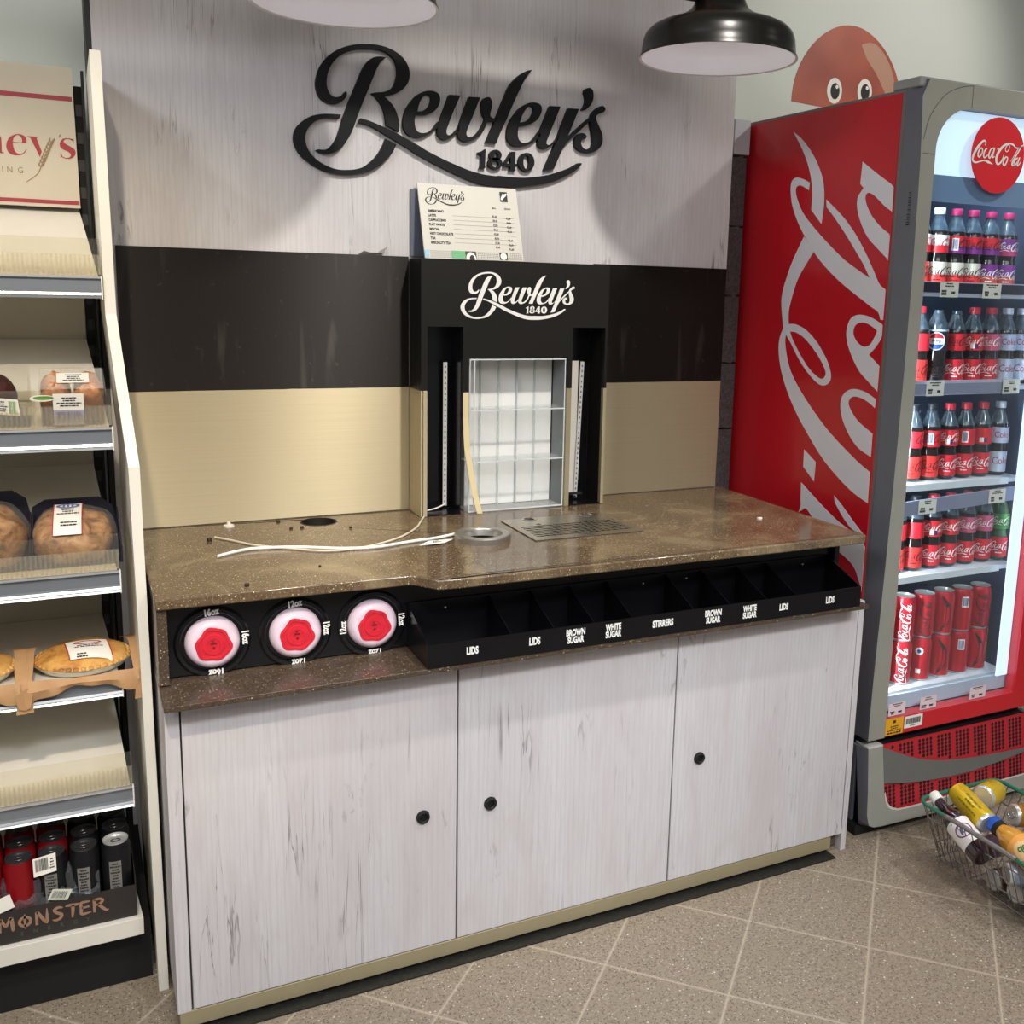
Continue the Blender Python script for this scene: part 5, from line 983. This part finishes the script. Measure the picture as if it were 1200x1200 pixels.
# bun pack on the second shelf
def tilt(k, x, y): 
    xe, zf, yf, zb = SHELVES[k]; return Matrix.Translation((x, y, surf(k, y)+.001)) @ Matrix.Rotation(math.atan2(zb-zf, .05-yf), 4, 'X')
def put(mb, M): return mb.xform(M)
M = tilt(1, -.122, -.352)
t = thing('bun_pack', 'clear pack of fruit buns with white wrap label on the second bread shelf', 'bakery pack', tuple(M.translation), 'bakery packs on the second shelf')
link('clear_tub', put(MB().box(-.055, .055, -.058, .055, 0, .003).box(-.057, -.055, -.058, .055, 0, .075).box(.055, .057, -.058, .055, 0, .075).box(-.055, .055, -.060, -.058, 0, .072).box(-.055, .055, .055, .057, 0, .075), M), TUB, t)
for i, (x, y) in enumerate(((-.027, -.027), (.028, -.027), (-.027, .026), (.028, .026))): link('bun', put(lump(x*1.05, y, .03, .0275, .0275, .046, 2.3, 5+i, .06), M), BUN, t)
fl = MB().box(-.026, .032, -.030, .018, .0785, .0795).box(-.034, .020, -.0645, -.0635, .004, .070)
lb = link('wrap_label', put(fl, M), CARD, t)
pz = MB(); g = lambda a, b: (a, -.0650, b); pz.rect(-.034, .020, .004, .036, g, 1); lines(pz, -.028, .016, .042, .064, 4, g, 0, 3); barcode(pz, -.030, .016, .008, .032, g, 2, 20, 4); g2 = lambda a, b: (a, b, .0799); lines(pz, -.02, .028, -.024, .012, 4, g2, 0, 7)
link('label_print', put(pz, M), [BLACK_INK, mat('lilac_panel', '#a9a3b4', .5), PURPLE_G], lb)
link('oval_sticker', put(MB().disc(-.052, .062, .022, lambda a, b: (a, -.066, b), ry=.007, n=24), M), CARD, t)
link('oval_print', put(MB().disc(-.050, .063, .018, lambda a, b: (a, -.0664, b), ry=.004, n=24), M), GRN, t)
link('film_lid', put(MB().poly([[(-.055, .076), (.057, .076), (.062, .055), (.060, .0765)]], lambda a, b: (a, -.055, b), lambda a, b: (a, .05, b)), M), FILM, t)
M = tilt(1, -.268, -.352)
t = thing('cake_pack', 'clear pack holding a dark brown cake at the picture edge, second bread shelf', 'bakery pack', tuple(M.translation), 'bakery packs on the second shelf')
link('clear_tub', put(MB().box(-.085, .070, -.058, .06, 0, .003).box(.070, .072, -.058, .06, 0, .080).box(-.085, .07, -.060, -.058, 0, .075).box(-.085, .07, .06, .062, 0, .08), M), TUB, t)
link('cake', put(lump(-.018, 0, .035, .066, .052, .052, 2.5, 9, .04), M), DARKB, t)
wl = MB(); T2 = lambda d: (lambda a, b: (a, -.0625-d, .032+b-.12*(a+.01))); wl.poly([[(-.075, .0), (.055, .0), (.052, .034), (-.075, .036)]], T2(0), T2(-.0008)); lb = link('wrap_label', put(wl, M), CARD, t)
pz = MB(); pz.ribbon([(-.022+.022*math.cos(a), .018+.013*math.sin(a), .0012) for a in [2*PI*i/24 for i in range(25)]], T2(.0005), 1); pz.disc(-.024, .02, .006, T2(.0005), mi=2, n=12); lines(pz, .012, .034, .006, .03, 5, T2(.0005), 0, 3); barcode(pz, .036, .048, .004, .03, T2(.0005), 3, 6)
link('label_print', put(pz, M), [BLACK_INK, PURPLE_G, mat('yellow_print', '#d8b04a', .5), GRN], lb)
# loaves on the third shelf
def loaf(x, wid, hgt, label, seed, lx, full):
    M = tilt(2, x, -.335)
    t = thing('loaf', label, 'loaf', tuple(M.translation), 'loaves on the third shelf')
    tr = MB(); w2 = wid/2
    tr.poly([[(-w2-.004, .0), (w2+.006, .0), (w2-.006, hgt-.016), (w2-.03, hgt+.004), (-w2+.024, hgt+.004), (-w2, hgt-.012)]], lambda a, b: (a, .082, b), lambda a, b: (a, .086, b))
    tr.box(-w2-.004, w2+.006, -.09, .084, 0, .003); tr.box(w2+.003, w2+.006, -.09, .084, .003, .04); tr.box(-w2-.005, -w2-.002, -.09, .084, .003, .04)
    k = link('paper_tray', put(tr, M), mat('navy_paper_tray', '#23222e', .6), t)
    link('bread', put(lump(-.004, -.004, .022, w2-.003, .084, hgt-.016, 2.5, seed, .035, 36, 14), M), LOAF, t)
    zz = lambda y: .024+(hgt-.016)*1.04*max(0, 1-abs((y+.004)/.088)**2.5)**(1/2.5)
    ys = [.058-.130*i/12 for i in range(13)]
    def strip(x0, x1, d): 
        m = MB(); n = len(ys); m.add([(x0+(-.10)*(-y)*.35, y, zz(y)+d) for y in ys]+[(x1+(-.10)*(-y)*.35, y, zz(y)+d) for y in ys], [(i, i+1, n+i+1, n+i) for i in range(n-1)]); return m
    lb = link('wrap_label', put(strip(lx-.026, lx+.026, .0035), M), CARD, t)
    rd_ = strip(lx-.0275, lx-.0255, .0040); b2 = strip(lx+.0255, lx+.0275, .0040); link('label_border', put(rd_, M), REDI, lb); link('label_border', put(b2, M), REDI, lb)
    g = lambda a, b: (a+lx-.10*(-b)*.35, b, zz(b)+.0043)
    pz = MB(); pz.ribbon([(.019*math.cos(a), .036+.012*math.sin(a), .0030) for a in [2*PI*i/24 for i in range(25)]], g, 1)
    for q in (-.008, 0, .008): pz.rect(q-.002, q+.002, .029, .042, g, 1)
    lines(pz, -.02, .02, -.008, .020, 3, g, 0, seed); lines(pz, -.015, .02, -.052, -.034, 2, g, 0, seed+3); link('label_print', put(pz, M), [BLACK_INK, BLUE_I], lb)
    fm = lump(0, -.002, .02, w2+.002, .089, hgt-.010, 2.6, seed, .02, 36, 12)
    link('clear_film', put(fm, M), FILM, t)
loaf(-.131, .158, .062, 'seeded loaf in navy tray with white label fully in view on the third shelf', 3, -.012, 1)
loaf(-.302, .176, .088, 'taller cracked loaf cut by the picture edge on the third shelf', 8, -.030, 0)
# tarts on brown paper, fourth shelf
KRAFT = mat('kraft_paper', '#b68d62', .7, var=.06, scale=40); FOIL = mat('foil_rim', '#d8d2c2', .3, .7)
def tart(x, label, seed):
    z = surf(3, -.35); y = -.352
    t = thing('apple_tart', label, 'tart', (x, y, z), 'tarts on the fourth shelf')
    T = Matrix.Translation((x, y, z+.006))
    link('foil_tray', MB().lathe([(0, 0), (.080, 0), (.092, .014), (.0965, .0155), (.096, .0135), (.082, -.0006), (0, -.0006)], 48, T, cap=False), FOIL, t)
    cr = lump(x, y, z+.016, .0905, .0905, .030, 2.15, seed, .022, 64, 10, 0.)
    link('pastry', cr, TART, t)
    cm = MB()
    for i in range(40):
        a = 2*PI*i/40; c, s = math.cos(a), math.sin(a); cm.lathe([(0, .006), (.0045, .004), (.006, 0), (.004, -.003)], 8, Matrix.Translation((x+.0875*c, y+.0875*s, z+.0215)), cap=False)
    link('crimped_edge', cm, TART, t)
    def f(d):
        def g(a, b):
            px_, py_ = .012+a+b*-.12, -.024+b; rr_ = min(.999, math.hypot(px_, py_)/.0905); return (x+px_, y+py_, z+.0188+.0305*(1-rr_**2.15)**(1/2.15)+d)
        return g
    gm = MB(); gm.add([f(.0008)(-.042+.082*i/8, -.046+.084*j/8) for j in range(9) for i in range(9)], [(j*9+i, j*9+i+1, j*9+i+10, j*9+i+9) for j in range(8) for i in range(8)])
    lb = link('label', gm, CARD, t)
    pz = MB(); pz.ribbon([(.025*math.cos(a), .022+.008*math.sin(a), .002) for a in [2*PI*i/20 for i in range(21)]], f(.0014), 1); lines(pz, -.03, .03, -.004, .010, 2, f(.0014), 0, seed); lines(pz, -.035, .0, -.045, -.026, 2, f(.0014), 0, seed+2); pz.ribbon([(.0395, -.045, .0012), (.0395, 0, .0012), (.0395, .037, .0012)], f(.0014), 1); pz.ribbon([(-.0415, -.045, .0012), (-.0415, 0, .0012), (-.0415, .037, .0012)], f(.0014), 1); link('label_print', pz, [BLACK_INK, REDI], lb)
    def kraft(pts, wdt):
        m = MB(); pts = smooth_open(pts, 4); n = len(pts); m.add([(p[0]-wdt/2, p[1], p[2]) for p in pts]+[(p[0]+wdt/2, p[1], p[2]+.002) for p in pts], [(i, i+1, n+i+1, n+i) for i in range(n-1)]); return m
    fr = MB(); n = 24; rr = random.Random(seed); tops = []; bots = []
    for i in range(n+1):
        u = -.102+.204*i/n; w_ = .5*(1+math.cos(PI*abs(u)/.102)); tops.append((x+u, y-.106-.002*math.sin(i*.9), z+.018-.005*w_)); bots.append((x+u, y-.1125-.0015*math.sin(i*.6+1), z-.024+.022*w_+.003*math.sin(i*.8)))
    mids = [((a[0]+b[0])/2, (a[1]+b[1])/2-.007-.002*math.sin(i*.8), (a[2]+b[2])/2) for i, (a, b) in enumerate(zip(tops, bots))]
    fr.add(tops+mids+bots, [(i, i+1, n+2+i, n+1+i) for i in range(n)]+[(n+1+i, n+2+i, 2*n+3+i, 2*n+2+i) for i in range(n)]); link('kraft_wrap', fr, KRAFT, t)
    for s in (-1, 1):
        link('kraft_fold', kraft([(x+s*.084, y+.070, z+.030), (x+s*.099, y+.02, z+.040), (x+s*.1015, y-.05, z+.030), (x+s*.104, y-.100, z+.012), (x+s*.106, y-.112, z-.018), (x+s*.103, y-.113, z-.047)], .022), KRAFT, t)
        ear = MB(); ear.poly([[(0, 0), (s*.022, -.012), (s*.016, -.040), (s*.002, -.046), (-s*.018, -.020)]], lambda a, b: (x+s*.102+a, y-.1145-.25*a*s, z+.006+b), lambda a, b: (x+s*.102+a, y-.1135-.25*a*s, z+.006+b)); link('kraft_corner', ear, KRAFT, t)
tart(-.131, 'round apple tart with white label on brown paper, fully in view on the fourth shelf', 12)
tart(-.347, 'round apple tart on brown paper cut by the picture edge, fourth shelf', 15)
# energy drink tray on the base deck
EX0, EX1, EYF, EYB, EZ = -.42, -.056, -.474, -.245, .1875
bx = thing('can_tray', 'black cardboard tray with bronze lettering holding energy cans on the base deck', 'tray', (-.24, -.36, EZ))
BRD = mat('charcoal_card', '#2b2623', .55, var=.05)
link('tray_card', MB().box(EX0, EX1, EYF, EYF+.002, EZ, EZ+.070).box(EX0, EX1, EYB-.002, EYB, EZ, EZ+.09).box(EX1-.002, EX1, EYF+.002, EYB-.002, EZ, EZ+.085).box(EX0, EX1-.002, EYF+.002, EYB-.002, EZ, EZ+.002), BRD, bx)
ML = {'M': [[(-.5, -1, .13), (-.42, .9, .14), (-.2, .3, .12), (0, -.2, .13), (.22, .4, .12), (.42, .85, .15), (.5, -.9, .14), (.55, -1.05, .03)]], 'O': [[(.42*math.cos(a), .62*math.sin(a)-.1, .13) for a in [2*PI*i/14 for i in range(15)]], [(0, .95, .05), (0, 0, .11), (0, -1.15, .05)]],
      'N': [[(-.42, -1, .12), (-.40, .2, .13), (-.36, .9, .12), (0, -.1, .15), (.34, -.9, .12), (.38, 0, .12), (.40, 1.15, .04)]], 'S': [[(.36, .72, .06), (.05, .9, .13), (-.3, .62, .14), (-.1, .15, .14), (.24, -.2, .15), (.12, -.72, .13), (-.25, -.9, .11), (-.48, -.7, .03)]],
      'T': [[(-.52, .78, .06), (-.2, .85, .14), (.3, .78, .14), (.58, .9, .05)], [(.06, .8, .13), (.04, 0, .14), (-.03, -1, .08)]], 'E': [[(.38, .82, .06), (-.1, .85, .13), (-.36, .75, .12), (-.34, 0, .14), (-.36, -.8, .13), (0, -.85, .12), (.42, -.75, .05)], [(-.3, .05, .1), (.28, .08, .1)]],
      'R': [[(-.34, -1, .10), (-.32, 0, .13), (-.32, .85, .12)], [(-.35, .82, .1), (.15, .85, .13), (.36, .5, .13), (.1, .12, .12), (-.2, .02, .1)], [(-.02, .08, .12), (.3, -.5, .14), (.62, -1.0, .1), (.82, -.9, .03)]]}
mm = MB(); xs_ = (-.300, -.266, -.235, -.205, -.179, -.154, -.130)
for ch, x in zip('MONSTER', xs_):
    for st in ML[ch]: mm.ribbon([(x+a*.024, EZ+.0425+b*.0155, w*.0225) for a, b, w in st], XZ(EYF-.0006))
link('bronze_lettering', mm, mat('bronze_ink', '#a5826a', .4, .3), bx)
mm = MB()
for ch, x in zip('ENERGY', (-.272, -.248, -.223, -.199, -.175, -.151)): put_text(mm, ch, x, EZ+.0155, .009, XZ(EYF-.0006), condense=.9)
link('small_lettering', mm, mat('dim_green_ink', '#45503f', .5), bx)
ECAN = mat('black_energy_can', '#1d1d20', .3, .4, var=.1); ERED = mat('red_energy_can', '#8e121a', .3, .35, var=.08); DTOP = mat('gunmetal_can_end', '#5a5a5c', .3, .8)
lab = {(0, 0): 'black energy can at the front corner of the tray by the end panel', (0, 1): 'black energy can second along the front of the tray', (0, 2): 'red energy can at the front of the tray', (0, 3): 'red energy can at the front of the tray, picture edge'}
rown = ('front', 'second', 'third')
for j in range(3):
    for i in range(5):
        x = -.0905-i*.0605-(.004 if j == 2 else 0); y = -.4365+j*.063
        red = i >= 2 and not (i == 2 and j == 0)
        colw = ('beside the end panel', 'one in from the end panel', 'two in from the end panel', 'three in from the end panel', 'four in from the end panel')[i]
        c = thing('energy_can', '%s energy can in the %s row of the tray, %s' % ('red' if red else 'black', rown[j], colw), 'can', (x, y, EZ+.0025), 'energy cans in the card tray')
        P_ = can_prof(.163, .0288)
        reuse('en%d%d' % (red, i+j == 0), 'can_body', lambda: MB().lathe(P_, 28, segmi=[1, 1, 1, 0, 0, 0, 1, 1, 1, 1]), [ERED if red else ECAN, DTOP if (i or j) else ALU], c)
        reuse('entab', 'ring_pull', lambda: MB().tube([(.009*math.cos(a), -.004+.006*math.sin(a), .1605) for a in [2*PI*q/12 for q in range(12)]], .0012, 6, closed=True), DTOP, c)
        if not red and j == 0:
            reuse('enprint', 'can_print', lambda: lines(MB().rect(-.014, .010, -.055, .045, cyl(.0292, .08, -.05)), -.013, .009, -.05, .042, 14, cyl(.0295, .08, -.05), 1, 4, .55), [mat('dull_grey_print', '#77756f', .5), BLACK_INK], c)
wr = MB(); n = 16; m = 10; r = random.Random(4)
vs = [(-.125-.22*i/n, -.470+.03*(j/m)**1.2+.006*r.uniform(-1, 1), EZ+.055+.085*(j/m)*(1-.3*i/n)+.012*r.uniform(-1, 1)) for j in range(m+1) for i in range(n+1)]
wr.add(vs, [(j*(n+1)+i, j*(n+1)+i+1, (j+1)*(n+1)+i+1, (j+1)*(n+1)+i) for j in range(m) for i in range(n)])
pw_ = tag(link('plastic_wrap', wr, clear_mat('crumpled_film', '#e8ecf2', .05, .05, .7), base=(-.23, -.45, EZ+.06), smooth=20), 'torn clear plastic wrap hanging over the front of the energy cans', 'wrap')
c4 = lambda d: (lambda a, b: (-.300+a-.25*b, -.4765-d, EZ+.074+b+.3*a)); link('wrap_card', MB().rect(-.02, .018, .0, .030, c4(0)), CARD, pw_)
c4 = lambda d: (lambda a, b: (-.205+a+.5*b, -.4775-d, EZ+.075+b-.25*a)); k4 = MB().rect(-.018, .018, .0, .022, c4(0)); link('wrap_card', barcode(k4, -.014, .012, .004, .018, c4(.0006), 1, 10), [mat('pale_green_card', '#cdd0bd', .5), GREY_INK], pw_)
cd = MB(); cf = lambda d: (lambda a, b: (-.224+a, -.470-d+.02*b, EZ+.152+b+.14*a)); cd.rect(-.021, .021, -.018, .022, cf(0), f1=cf(-.0006)); barcode(cd, -.017, .006, -.008, .018, cf(.0005), 1, 12); lines(cd, .009, .018, -.01, .015, 4, cf(.0005), 1)
tag(link('barcode_card', cd, [CARD, BLACK_INK], base=(-.224, -.470, EZ+.15)), 'pale card with barcode stuck on the wrap over the energy cans', 'label card')

# ------------------------------------------------------------------ lights: shop ceiling fittings, downlights and added fills
WARM = (1, .86, .66); NEUT = (1, .95, .88); COOL = (.92, .95, 1)
def fitting(name, label, x, y, r):
    m = MB().lathe([(r, 0), (r, -.02), (r*.92, -.022), (r*.9, -.012), (0, -.012)], 32, Matrix.Translation((x, y, 3.05)), cap=False)
    return tag(link(name, m, WHITE_METAL, base=(x, y, 3.05)), label, 'ceiling light')
def spot(name, loc, target, power, col, size, ang, blend=.5):
    l = bpy.data.lights.new(name, 'SPOT'); l.energy = power; l.color = col; l.shadow_soft_size = size; l.spot_size = math.radians(ang); l.spot_blend = blend
    o = bpy.data.objects.new(name, l); COL.objects.link(o); o.location = loc; aim(o, target); return o
spot('downlight_key', (1.02, -1.48, 2.95), (.85, -.1, 1.15), 138, NEUT, .05, 57, .85)
spot('downlight_bread', (-.35, -2.40, 2.95), (-.15, -.25, 1.1), 180, WARM, .05, 40, .7)
spot('downlight_fridge', (2.75, -1.5, 2.95), (1.7, -1.1, 0), 60, NEUT, .06, 90, .7)
a = area('ceiling_panel_front', (.7, -3.5, 2.98), (0, 0, 0), 2.4, 1.2, 40, NEUT); aim(a, (.8, -.7, .2))
for x_ in (.05, 1.0, 1.95): spot('downlight_floor', (x_, -3.2, 2.95), (x_, -1.0, .2), 165, COOL, .2, 50, .7)
spot('plaster_fill', (2.9, -1.2, 2.95), (2.3, .17, 2.15), 52, NEUT, .05, 60, .8)  # added fill, lifts the plaster behind the fridge
spot('plaster_fill', (-1.3, -1.2, 2.95), (-.5, .17, 2.15), 36, NEUT, .05, 60, .8)  # added fill, lifts the plaster behind the shelving
a = area('side_fill_panel', (-1.6, -2.2, 2.98), (0, 0, 0), 1.2, .6, 46, COOL); aim(a, (.5, -.4, .5))  # fill added from the left for the lower shelves and red fridge side
w = bpy.data.worlds.new('shop_ambience'); SC.world = w; w.use_nodes = True
w.node_tree.nodes['Background'].inputs[0].default_value = (.86, .88, .92, 1); w.node_tree.nodes['Background'].inputs[1].default_value = .24

# ------------------------------------------------------------------ camera
cam = bpy.data.cameras.new('camera'); cam.lens = 35.651; cam.sensor_width = 36; cam.shift_x = -.060273; cam.shift_y = -.043268; cam.clip_start = .02
co = bpy.data.objects.new('camera', cam); COL.objects.link(co); co.location = (-.119446, -2.636231, 1.537149); co.rotation_euler = Euler((1.393206, -.027285, -.457065), 'XYZ'); SC.camera = co
SC.view_settings.view_transform = 'Standard'; SC.view_settings.look = 'None'; SC.view_settings.gamma = 1; SC.view_settings.exposure = 0.0
SC.view_settings.use_curve_mapping = False
